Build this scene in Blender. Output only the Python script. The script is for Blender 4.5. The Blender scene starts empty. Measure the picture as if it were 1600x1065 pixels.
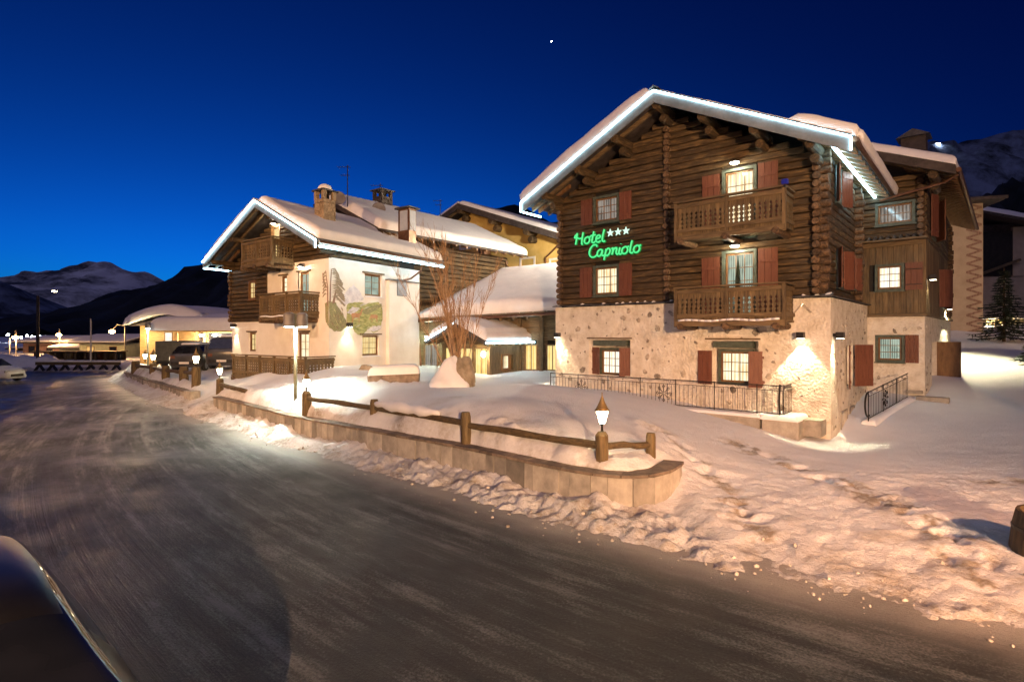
import bpy, bmesh, math, random
import numpy as np
from mathutils import Vector, Matrix

random.seed(7)
RAD = math.radians
scene = bpy.context.scene
COL = scene.collection

# ------------------------------------------------------------------ camera
F, CX, CY, CAMH = 867.0, 800.0, 522.0, 3.0      # measured from vanishing points
cam = bpy.data.cameras.new('camera')
cam.sensor_width = 36.0
cam.lens = F / 1600 * 36
cam.shift_y = (CY - 532.5) / 1600
cam.clip_end = 20000
cam.clip_start = 0.05
camo = bpy.data.objects.new('camera', cam)
camo.location = (0, 0, CAMH)
camo.rotation_euler = (RAD(90), 0, 0)
COL.objects.link(camo)
scene.camera = camo

# ------------------------------------------------------------------ dusk sky
world = bpy.data.worlds.new('World')
scene.world = world
world.use_nodes = True
wn, wl = world.node_tree.nodes, world.node_tree.links
wn.clear()
wo = wn.new('ShaderNodeOutputWorld')
wbg = wn.new('ShaderNodeBackground')
sky = wn.new('ShaderNodeTexSky')
sky.sky_type = 'NISHITA'
sky.sun_disc = False
sky.sun_elevation = RAD(-4.5)
sky.sun_rotation = RAD(-24)
sky.altitude = 1800
sky.air_density = 1.0
sky.dust_density = 0.3
sky.ozone_density = 6.0
tint = wn.new('ShaderNodeMix')
tint.data_type = 'RGBA'
tint.blend_type = 'MULTIPLY'
tint.inputs[0].default_value = 1.0
tint.inputs[7].default_value = (0.10, 1.36, 0.72, 1)
wl.new(sky.outputs[0], tint.inputs[6])
gam = wn.new('ShaderNodeGamma')          # deep dusk falls off faster towards the zenith
gam.inputs[1].default_value = 1.35
wl.new(tint.outputs[2], gam.inputs[0])
wl.new(gam.outputs[0], wbg.inputs[0])
wbg.inputs[1].default_value = 8.6
wl.new(wbg.outputs[0], wo.inputs[0])

# added lavender fill light: one weak, very soft sun high behind the viewer
sun = bpy.data.lights.new('sun', 'SUN')
sun.energy = .15
sun.angle = RAD(40)
sun.color = (.74, .64, 1.0)
fill_suno = bpy.data.objects.new('sun', sun)
fill_suno.rotation_euler = Vector((.35, .75, -.8)).to_track_quat('-Z', 'Y').to_euler()
COL.objects.link(fill_suno)

scene.view_settings.view_transform = 'Standard'
scene.view_settings.look = 'None'
scene.view_settings.exposure = 1.0
scene.view_settings.gamma = 1.0
scene.render.engine = 'CYCLES'
scene.cycles.use_denoising = True
scene.cycles.max_bounces = 6
scene.cycles.diffuse_bounces = 3
scene.cycles.sample_clamp_indirect = 6.0
scene.cycles.use_light_tree = True

# ------------------------------------------------------------------ helpers
def at(px, py, Y):
    """world point seen at photograph pixel (px,py) at distance Y"""
    return Vector(((px - CX) / F * Y, Y, CAMH - (py - CY) / F * Y))

class MB:
    """collects shapes, builds ONE mesh object"""
    def __init__(s, xf=None):
        s.v, s.f, s.xf = [], [], xf
    def add(s, vs, fs):
        o = len(s.v)
        s.v += [tuple(v) for v in vs]
        s.f += [tuple(i + o for i in f) for f in fs]
        return s
    def box(s, x0, x1, y0, y1, z0, z1):
        return s.add([(x0,y0,z0),(x1,y0,z0),(x1,y1,z0),(x0,y1,z0),(x0,y0,z1),(x1,y0,z1),(x1,y1,z1),(x0,y1,z1)],
                     [(0,3,2,1),(4,5,6,7),(0,1,5,4),(1,2,6,5),(2,3,7,6),(3,0,4,7)])
    def bar(s, p, q, w, h, up=(0,0,1)):
        p, q = Vector(p), Vector(q)
        d = (q - p).normalized()
        r = d.cross(Vector(up)).normalized() * (w / 2)
        u = r.cross(d).normalized() * (h / 2)
        vs = [p-r-u, p+r-u, p+r+u, p-r+u, q-r-u, q+r-u, q+r+u, q-r+u]
        return s.add(vs, [(0,1,2,3),(7,6,5,4),(0,4,5,1),(1,5,6,2),(2,6,7,3),(3,7,4,0)])
    def tube(s, pts, r, n=8, cap=True, jit=0):
        pts = [Vector(p) for p in pts]
        m = len(pts)
        rs = r if isinstance(r, (list, tuple)) else [r] * m
        vs, prev = [], None
        for i, p in enumerate(pts):
            d = (pts[min(i+1, m-1)] - pts[max(i-1, 0)])
            d = d.normalized() if d.length > 1e-9 else Vector((0,0,1))
            if prev is None:
                a = Vector((0,0,1)) if abs(d.z) < .9 else Vector((1,0,0))
                x = d.cross(a).normalized()
            else:
                x = (prev - d * prev.dot(d)).normalized()
            prev = x
            y = d.cross(x)
            for k in range(n):
                t = 2 * math.pi * k / n
                rr = rs[i] * (1 + random.uniform(-jit, jit)) if jit else rs[i]
                vs.append(p + (x * math.cos(t) + y * math.sin(t)) * rr)
        fs = []
        for i in range(m - 1):
            for k in range(n):
                a, b = i*n + k, i*n + (k+1) % n
                fs.append((a, b, b + n, a + n))
        if cap:
            fs.append(tuple(range(n-1, -1, -1)))
            fs.append(tuple((m-1)*n + k for k in range(n)))
        return s.add(vs, fs)
    def poly(s, pts, off):
        """extruded polygon: pts 3D, off extrusion vector"""
        off = Vector(off)
        n = len(pts)
        vs = [Vector(p) for p in pts] + [Vector(p) + off for p in pts]
        fs = [tuple(range(n)), tuple(range(2*n-1, n-1, -1))]
        for k in range(n):
            fs.append((k, k + n, (k+1) % n + n, (k+1) % n))
        return s.add(vs, fs)
    def lathe(s, prof, c, n=12):
        c = Vector(c)
        vs, fs = [], []
        for r, z in prof:
            for k in range(n):
                t = 2*math.pi*k/n
                vs.append(c + Vector((r*math.cos(t), r*math.sin(t), z)))
        m = len(prof)
        for i in range(m-1):
            for k in range(n):
                a, b = i*n+k, i*n+(k+1) % n
                fs.append((a, b, b+n, a+n))
        fs.append(tuple(range(n-1, -1, -1)))
        fs.append(tuple((m-1)*n+k for k in range(n)))
        return s.add(vs, fs)
    def mesh(s, name, smooth=False, recalc=True):
        me = bpy.data.meshes.new(name)
        vs = [s.xf(*v) for v in s.v] if s.xf else s.v
        me.from_pydata(vs, [], s.f)
        if recalc:
            bm = bmesh.new()
            bm.from_mesh(me)
            bmesh.ops.recalc_face_normals(bm, faces=bm.faces)
            bm.to_mesh(me)
            bm.free()
        if smooth:
            me.polygons.foreach_set('use_smooth', [True] * len(me.polygons))
        return me
    def build(s, name, mat, parent=None, smooth=False, recalc=True, bevel=0):
        o = bpy.data.objects.new(name, s.mesh(name, smooth, recalc))
        COL.objects.link(o)
        if mat:
            o.data.materials.append(M[mat] if isinstance(mat, str) else mat)
        if parent:
            o.parent = parent
        if bevel:
            b = o.modifiers.new('bevel', 'BEVEL')
            b.width = bevel
            b.segments = 2
            b.limit_method = 'ANGLE'
        return o

def tag(o, label=None, cat=None, group=None, kind=None):
    if label: o['label'] = label
    if cat: o['category'] = cat
    if group: o['group'] = group
    if kind: o['kind'] = kind
    return o

def thing(name, label, cat, loc=(0,0,0), rz=0.0, group=None):
    o = bpy.data.objects.new(name, None)
    o.empty_display_size = .2
    COL.objects.link(o)
    o.location = loc
    o.rotation_euler = (0, 0, rz)
    return tag(o, label, cat, group)

def inst(src, parent=None, loc=None, rot=None, scale=None):
    c = src.copy()
    COL.objects.link(c)
    if parent: c.parent = parent
    if loc is not None: c.location = loc
    if rot is not None: c.rotation_euler = rot
    if scale is not None: c.scale = scale
    return c

def light(name, kind, parent, loc, energy, color, **kw):
    d = bpy.data.lights.new(name, kind)
    d.energy, d.color = energy, color
    for k, v in kw.items():
        if k not in ('rot', 'aim'): setattr(d, k, v)
    o = bpy.data.objects.new(name, d)
    COL.objects.link(o)
    o.location = loc
    if parent: o.parent = parent
    if 'aim' in kw: o.rotation_euler = Vector(kw['aim']).to_track_quat('-Z', 'Y').to_euler()
    return o

# numpy value noise
_T = np.random.RandomState(3).rand(256, 256)
def vnoise(x, y, s=0):
    x = np.asarray(x, float) + s * 17.3
    y = np.asarray(y, float) + s * 9.7
    xi, yi = np.floor(x).astype(int), np.floor(y).astype(int)
    fx, fy = x - xi, y - yi
    fx, fy = fx*fx*(3-2*fx), fy*fy*(3-2*fy)
    a, b = _T[xi & 255, yi & 255], _T[(xi+1) & 255, yi & 255]
    c, d = _T[xi & 255, (yi+1) & 255], _T[(xi+1) & 255, (yi+1) & 255]
    return (a*(1-fx)+b*fx)*(1-fy) + (c*(1-fx)+d*fx)*fy
def fbm(x, y, o=4, s=0, g=.5):
    t, a, n = 0, 1., 0
    for k in range(o):
        t = t + a * vnoise(x * 2**k, y * 2**k, s + k)
        n += a
        a *= g
    return t / n - .5

# ------------------------------------------------------------------ materials
M = {}
def newmat(name):
    m = bpy.data.materials.new(name)
    m.use_nodes = True
    M[name] = m
    nt = m.node_tree
    return m, nt, nt.nodes, nt.links, nt.nodes['Principled BSDF']

def noise_mat(name, c1, c2, rough=.7, scale=(1,1,1), nscale=6, detail=6, bump=.3, bscale=None, c3=None, rnd=.0,
              metal=0, spec=.5, bdist=.02, lo=.35, hi=.65, coord='Object', sss=0):
    m, nt, N, L, b = newmat(name)
    tc = N.new('ShaderNodeTexCoord')
    mp = N.new('ShaderNodeMapping')
    mp.inputs['Scale'].default_value = scale
    L.new(tc.outputs[coord], mp.inputs[0])
    oi = N.new('ShaderNodeObjectInfo')
    if rnd:
        ad = N.new('ShaderNodeVectorMath'); ad.operation = 'ADD'
        mu = N.new('ShaderNodeMath'); mu.operation = 'MULTIPLY'; mu.inputs[1].default_value = 37.0
        L.new(oi.outputs['Random'], mu.inputs[0])
        L.new(mp.outputs[0], ad.inputs[0]); L.new(mu.outputs[0], ad.inputs[1])
        vec = ad.outputs[0]
    else:
        vec = mp.outputs[0]
    n1 = N.new('ShaderNodeTexNoise')
    n1.inputs['Scale'].default_value = nscale
    n1.inputs['Detail'].default_value = detail
    n1.inputs['Roughness'].default_value = .62
    L.new(vec, n1.inputs['Vector'])
    cr = N.new('ShaderNodeValToRGB')
    cr.color_ramp.elements[0].position, cr.color_ramp.elements[1].position = lo, hi
    cr.color_ramp.elements[0].color = (*c1, 1)
    cr.color_ramp.elements[1].color = (*c2, 1)
    if c3:
        e = cr.color_ramp.elements.new((lo+hi)/2); e.color = (*c3, 1)
    L.new(n1.outputs['Fac'], cr.inputs[0])
    out = cr.outputs[0]
    if rnd:
        hs = N.new('ShaderNodeHueSaturation')
        mr = N.new('ShaderNodeMapRange')
        mr.inputs['To Min'].default_value, mr.inputs['To Max'].default_value = 1-rnd, 1+rnd
        L.new(oi.outputs['Random'], mr.inputs['Value'])
        L.new(mr.outputs[0], hs.inputs['Value'])
        L.new(out, hs.inputs['Color'])
        out = hs.outputs[0]
    L.new(out, b.inputs['Base Color'])
    b.inputs['Roughness'].default_value = rough
    b.inputs['Metallic'].default_value = metal
    b.inputs['Specular IOR Level'].default_value = spec
    if sss:
        b.inputs['Subsurface Weight'].default_value = sss
        b.inputs['Subsurface Radius'].default_value = (.06, .08, .1)
        b.inputs['Subsurface Scale'].default_value = .4
    if bump:
        n2 = n1
        if bscale:
            n2 = N.new('ShaderNodeTexNoise')
            n2.inputs['Scale'].default_value = bscale
            n2.inputs['Detail'].default_value = 5
            L.new(vec, n2.inputs['Vector'])
        bp = N.new('ShaderNodeBump')
        bp.inputs['Strength'].default_value = bump
        bp.inputs['Distance'].default_value = bdist
        L.new(n2.outputs['Fac'], bp.inputs['Height'])
        L.new(bp.outputs[0], b.inputs['Normal'])
    return m

def emit_mat(name, col, strength):
    m, nt, N, L, b = newmat(name)
    b.inputs['Base Color'].default_value = (col[0]*.1, col[1]*.1, col[2]*.1, 1)
    b.inputs['Emission Color'].default_value = (*col, 1)
    b.inputs['Emission Strength'].default_value = strength
    return m

def pane_mat(name, c1, c2, s, fold=38, dark=None, trans=.0):
    """window glass with a lit curtained room: glossy coat over emission with curtain folds"""
    m, nt, N, L, b = newmat(name)
    tc = N.new('ShaderNodeTexCoord')
    wv = N.new('ShaderNodeTexWave')
    wv.bands_direction = 'X'
    wv.inputs['Scale'].default_value = fold / 10
    wv.inputs['Distortion'].default_value = 2.5
    wv.inputs['Detail'].default_value = 2
    mp = N.new('ShaderNodeMapping')
    mp.inputs['Scale'].default_value = (1, 1, .12)
    mp.inputs['Rotation'].default_value = (0, 0, .7)
    L.new(tc.outputs['Object'], mp.inputs[0])
    L.new(mp.outputs[0], wv.inputs['Vector'])
    nz = N.new('ShaderNodeTexNoise')
    nz.inputs['Scale'].default_value = 2.2
    L.new(tc.outputs['Object'], nz.inputs['Vector'])
    ad = N.new('ShaderNodeMath'); ad.operation = 'MULTIPLY_ADD'
    ad.inputs[1].default_value = .45
    L.new(wv.outputs['Fac'], ad.inputs[0]); L.new(nz.outputs['Fac'], ad.inputs[2])
    cr = N.new('ShaderNodeValToRGB')
    cr.color_ramp.elements[0].position, cr.color_ramp.elements[1].position = .35, .9
    cr.color_ramp.elements[0].color = (*c1, 1)
    cr.color_ramp.elements[1].color = (*c2, 1)
    L.new(ad.outputs[0], cr.inputs[0])
    L.new(cr.outputs[0], b.inputs['Emission Color'])
    b.inputs['Emission Strength'].default_value = s
    b.inputs['Base Color'].default_value = (.03, .03, .03, 1)
    b.inputs['Roughness'].default_value = .08
    return m

WD, WL = (.020, .0125, .0055), (.19, .118, .045)
noise_mat('log_x', WD, WL, .75, (1.2, 9, 9), 2.2, 8, .9, rnd=.28, bdist=.025, c3=(.066, .042, .018), lo=.3, hi=.72)
noise_mat('log_y', WD, WL, .75, (9, 1.2, 9), 2.2, 8, .9, rnd=.28, bdist=.025, c3=(.066, .042, .018), lo=.3, hi=.72)
noise_mat('wood_z', (.055, .037, .018), (.20, .14, .068), .7, (9, 9, 1.0), 2.2, 8, .6, rnd=.22, lo=.3, hi=.7)
noise_mat('wood_x', (.06, .04, .02), (.21, .148, .074), .7, (1.0, 9, 9), 2.2, 8, .6, rnd=.15, lo=.3, hi=.7)
noise_mat('wood_y', (.06, .04, .02), (.21, .148, .074), .7, (9, 1.0, 9), 2.2, 8, .6, rnd=.15, lo=.3, hi=.7)
noise_mat('log_end', (.03, .018, .01), (.17, .105, .055), .8, (1, 1, 1), 14, 6, .6, rnd=.3)
noise_mat('post_wood', (.045, .032, .015), (.20, .142, .062), .7, (9, 9, 1), 2.6, 8, .8, rnd=.12, lo=.3, hi=.75)
noise_mat('rail_wood', (.040, .029, .014), (.17, .118, .054), .7, (3, 3, 9), 2.6, 8, .8, rnd=.12, lo=.3, hi=.75)
noise_mat('pine_board', (.42, .24, .09), (.62, .40, .17), .6, (1.2, 1.2, 12), 2, 6, .35, rnd=.1)
noise_mat('shutter', (.125, .042, .024), (.19, .072, .04), .55, (9, 9, 1.2), 2, 6, .25, rnd=.1)
noise_mat('green_trim', (.055, .075, .06), (.10, .125, .10), .6, (1, 1, 1), 9, 4, .15)
noise_mat('window_wood', (.13, .065, .025), (.23, .125, .05), .5, (6, 6, 1.5), 2, 5, .2)
noise_mat('rough_plaster', (.50, .44, .34), (.80, .76, .67), .9, (1, 1, 1), 2.6, 10, 1.0, bscale=13, bdist=.07, lo=.28, hi=.60, c3=(.68, .63, .53))
noise_mat('wall_stone', (.20, .175, .14), (.52, .46, .37), .85, (1, 1, 1), 6, 8, .9, rnd=.35)
noise_mat('plaster', (.74, .70, .63), (.84, .81, .75), .85, (1, 1, 1), 1.3, 6, .25, bscale=30, bdist=.01)
noise_mat('yellow_plaster', (.58, .40, .11), (.68, .49, .17), .85, (1, 1, 1), 1.3, 6, .15)
noise_mat('beige_plaster', (.40, .32, .22), (.50, .41, .29), .85, (1, 1, 1), 1.3, 6, .15)
noise_mat('zinc', (.14, .155, .16), (.23, .245, .25), .5, (1, 1, 1), 2, 5, .1, metal=.2)
noise_mat('slate', (.035, .037, .042), (.11, .11, .115), .6, (1, 1, 1), 5, 5, .5, rnd=.3)
noise_mat('copper', (.12, .06, .035), (.22, .12, .07), .4, (1, 1, 1), 5, 5, .1, metal=.6)
noise_mat('roof_snow', (.78, .80, .84), (.86, .87, .90), .6, (1, 1, 1), 2, 8, .35, bscale=7, bdist=.03, spec=.25)
noise_mat('iron', (.015, .014, .013), (.04, .036, .03), .45, (1, 1, 1), 20, 3, .2, metal=.5)
noise_mat('black_metal', (.012, .012, .013), (.025, .025, .027), .4, (1, 1, 1), 12, 3, .05)
noise_mat('clad_stone', (.15, .145, .13), (.44, .41, .36), .75, (1.3, 1.3, 1), 2.2, 9, .6, rnd=.42, lo=.25, hi=.75, c3=(.29, .27, .235))
noise_mat('cap_stone', (.10, .08, .065), (.26, .20, .15), .75, (1, 1, 1), 4, 6, .6, rnd=.25)
noise_mat('concrete', (.24, .22, .19), (.38, .35, .30), .85, (1, 1, 1), 4, 6, .4)
noise_mat('boulder', (.20, .165, .11), (.44, .37, .27), .85, (1, 1, 1), 3, 8, 1.0, bdist=.06)
noise_mat('pole_green', (.20, .21, .15), (.30, .31, .22), .35, (1, 1, 1), 3, 3, .05, metal=.2)
noise_mat('lamp_grey', (.13, .12, .12), (.19, .18, .18), .45, (1, 1, 1), 3, 3, .05)
noise_mat('birch_bark', (.16, .09, .05), (.50, .34, .21), .7, (4, 4, 1), 3, 5, .3)
noise_mat('twig', (.24, .13, .06), (.50, .31, .15), .7, (1, 1, 1), 3, 3, 0)
noise_mat('needle', (.012, .022, .012), (.04, .062, .03), .7, (1, 1, 1), 3, 3, 0, rnd=.2)
noise_mat('chimney_stone', (.19, .145, .09), (.38, .29, .19), .85, (1, 1, 1), 7, 6, .7, rnd=.2)
noise_mat('dark_roof', (.03, .024, .022), (.075, .06, .055), .7, (1, 1, 1), 4, 4, .3)
noise_mat('pink_wall', (.22, .13, .12), (.30, .19, .17), .8, (1, 1, 1), 2, 4, .1)
noise_mat('pale_green_wall', (.42, .46, .34), (.52, .56, .42), .8, (1, 1, 1), 2, 4, .1)
noise_mat('glass_dark', (.01, .012, .016), (.02, .022, .03), .06, (1, 1, 1), 2, 2, 0)
noise_mat('car_white', (.66, .67, .69), (.70, .71, .73), .25, (1, 1, 1), 2, 2, 0)
noise_mat('car_dark', (.012, .0115, .011), (.022, .021, .02), .33, (1, 1, 1), 3, 4, .03, spec=.3)
noise_mat('rubber', (.012, .012, .012), (.02, .02, .02), .8, (1, 1, 1), 20, 2, .1)
noise_mat('rim_metal', (.35, .36, .38), (.5, .5, .52), .3, (1, 1, 1), 5, 2, 0, metal=.8)
noise_mat('tarp', (.05, .055, .05), (.09, .095, .085), .6, (1, 1, 1), 4, 4, .2)
noise_mat('grille_paint', (.36, .42, .50), (.42, .48, .56), .5, (1, 1, 1), 4, 2, 0)
noise_mat('dark_opening', (.008, .007, .006), (.02, .016, .012), .8, (1, 1, 1), 4, 2, 0)
noise_mat('barrel_wood', (.03, .022, .012), (.11, .075, .035), .7, (9, 9, 1.2), 2.2, 7, .5)
noise_mat('paint_green', (.17, .23, .06), (.56, .55, .26), .9, (1.2, 1.2, 4), 3, 9, .1, lo=.32, hi=.66)
noise_mat('paint_dark_green', (.15, .17, .08), (.42, .40, .22), .9, (5, 5, 5), 4, 8, .1, lo=.3, hi=.7)
noise_mat('paint_brown', (.20, .12, .08), (.36, .24, .18), .9, (3, 3, 1), 4, 6, .1)
noise_mat('paint_pine', (.20, .17, .12), (.40, .34, .25), .9, (3, 3, 6), 5, 6, .1)
noise_mat('paint_deer', (.42, .22, .11), (.55, .32, .18), .9, (1, 1, 1), 5, 4, .1)
noise_mat('paint_peak', (.55, .54, .60), (.78, .76, .78), .9, (1, 1, 1), 5, 4, .1)
emit_mat('led', (.50, .85, 1.0), 11)
emit_mat('lamp_white', (1, .93, .78), 25)
emit_mat('lamp_cool', (.93, 1, .92), 25)
emit_mat('lamp_lens', (1, .86, .6), 12)
emit_mat('lantern_glow', (1, .80, .48), 22)
emit_mat('sodium_glow', (1, .50, .16), 60)
emit_mat('far_light', (.85, .92, 1), 30)
emit_mat('neon_core', (.10, .95, .30), .48)
emit_mat('neon_edge', (.0, .50, .09), .20)
emit_mat('neon_star', (.70, 1.0, .82), .55)
emit_mat('blue_lamp', (.02, .03, .5), .12)
noise_mat('brass', (.20, .13, .05), (.34, .24, .10), .4, (1, 1, 1), 6, 4, .1, metal=.5)
noise_mat('car_grey', (.055, .058, .062), (.08, .083, .088), .3, (1, 1, 1), 2, 3, .02)
noise_mat('paint_grass', (.50, .50, .20), (.66, .62, .34), .9, (1, 1, 1), 6, 4, .1)
pane_mat('pane_bright', (.72, .44, .15), (1.0, .93, .66), 0.632)
pane_mat('pane_warm', (.75, .42, .12), (1.0, .80, .38), 0.468)
pane_mat('pane_white', (.88, .68, .40), (1, .97, .85), 0.632)
pane_mat('pane_dim', (.10, .085, .07), (.52, .45, .38), 0.303)
pane_mat('pane_curtain', (.10, .14, .11), (.55, .68, .55), 0.413, 60)
pane_mat('pane_shop', (.01, .012, .03), (.10, .06, .09), 0.275)
pane_mat('pane_glow', (.85, .52, .10), (1.0, .80, .34), 0.55, 25)
pane_mat('pane_orange', (.8, .4, .08), (1.0, .6, .2), 0.495)
# ------------------------------------------------------------------ land: height field shared by everything that stands on it
WALL = [(-11.3, 21.0), (-8.6, 18.35), (-6.46, 16.1), (-3.6, 13.75), (-1.08, 11.73), (.0, 10.65), (.86, 9.83), (1.45, 9.4), (2.0, 9.23), (2.49, 9.4), (2.9, 9.79), (3.15, 10.3)]
LWALL = [(-26.5, 38.2), (-25.4, 36.2), (-20.6, 30.8), (-17.0, 27.0), (-13.85, 23.6)]
EDGE = [(-75, 46.5), (-27.5, 45.5), (-26.9, 37.0), (-25.9, 35.2), (-21.1, 30.1), (-14.4, 22.7), (-12.2, 20.6), (-7.0, 15.5), (-4.0, 12.9), (-1.6, 10.8), (.3, 8.9),
        (1.8, 7.9), (3.4, 6.3), (4.9, 5.35), (7.5, 3.9), (12, 2.0), (30, -5)]

def polydist(X, Y, pts):
    best = np.full(X.shape, 1e9)
    side = np.zeros(X.shape)
    for (x0, y0), (x1, y1) in zip(pts[:-1], pts[1:]):
        dx, dy = x1-x0, y1-y0
        t = np.clip(((X-x0)*dx + (Y-y0)*dy) / (dx*dx+dy*dy), 0, 1)
        d = np.hypot(X-x0-t*dx, Y-y0-t*dy)
        s = np.sign(dx*(Y-y0) - dy*(X-x0))
        up = d < best
        best = np.where(up, d, best)
        side = np.where(up, s, side)
    return best * side          # positive on the building side (left of travel)

CTRL = [(1.5,9.75,.60),(2.5,10.0,.56),(.3,10.65,.62),(-1.05,11.9,.62),(-3.7,14.2,.62),(-6.4,16.4,.62),(-8.7,18.75,.62),(-11.4,21.5,.6),
        (.7,11.2,1.08),(-.55,12.7,1.26),(-2.0,14.2,1.27),(-3.2,15.6,1.25),(-5.6,17.6,1.15),(-7.8,19.6,1.05),(-10.2,22.2,.95),(1.7,10.8,.92),(2.5,11.1,.78),
        (3.4,10.2,.2),(3.7,11.5,.42),(3.1,12.6,.72),(1,12.8,1.12),(-1,15.6,1.25),(-4,18,1.25),(-7,20.6,1.2),(-9,21.6,1.22),(-10.5,23.2,1.25),
        (-5,22,1.4),(-6.5,21.8,1.42),(-2.6,19.5,1.18),(0.8,15,1.15),(.6,17.6,1.38),(2.5,17.3,1.15),(3.2,14.5,.78),(1.2,20.2,1.0),(-1,22,1.0),(0.5,24.5,1.0),(-3,26,1.1),
        (5.2,16.2,.62),(6.6,14.9,.30),(5,13.2,.3),(7.5,14.5,.06),(8.6,15.0,0.0),(7,11,.12),(5.0,10.2,.13),(10,13,.05),(4.2,8.6,.1),(2.4,8.1,.06),(6.5,6.2,.08),(9.5,6.0,.1),
        (9.6,16.2,.05),(10.2,17.0,.3),(11.2,18.6,.65),(12.9,18.7,.70),(14.3,18.6,.72),(15.4,18.9,.75),(16.2,21.5,1.15),(19,25,1.75),(23,29,2.3),(26,33,2.75),(30,36,3.0),(24,25,1.9),
        (13,14,.22),(16,15,.4),(20,17,.8),(26,20,1.3),(34,24,2.2),(14,9,.15),(20,10,.3),(30,12,.6),(12,3,.1),(40,10,1.),
        (-13.6,24.8,.62),(-14,28,.9),(-17,33,1.0),(-20,34,.85),(-24,38,.8),(-25,44,.9),(-15,40,1.2),(-21,48,1.1),(-30,52,.5),(-50,52,.4),(-75,54,.4),(-40,70,.3),
        (-10,35,1.3),(0,35,1.6),(10,40,2.2),(20,45,3.2),(36,50,4.5),(-12.5,21.6,.12),(-13.1,23.3,.2)]
_c = np.array(CTRL)
def _phi(r): return np.where(r > 1e-9, r*r*np.log(r + 1e-9), 0)
_n = len(_c)
_K = _phi(np.hypot(_c[:,None,0]-_c[None,:,0], _c[:,None,1]-_c[None,:,1])) + np.eye(_n)*.08
_P = np.c_[np.ones(_n), _c[:, :2]]
_sol = np.linalg.solve(np.block([[_K, _P], [_P.T, np.zeros((3,3))]]), np.r_[_c[:,2], 0, 0, 0])

def sstep(a, b, x):
    t = np.clip((x-a)/(b-a), 0, 1)
    return t*t*(3-2*t)

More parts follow.
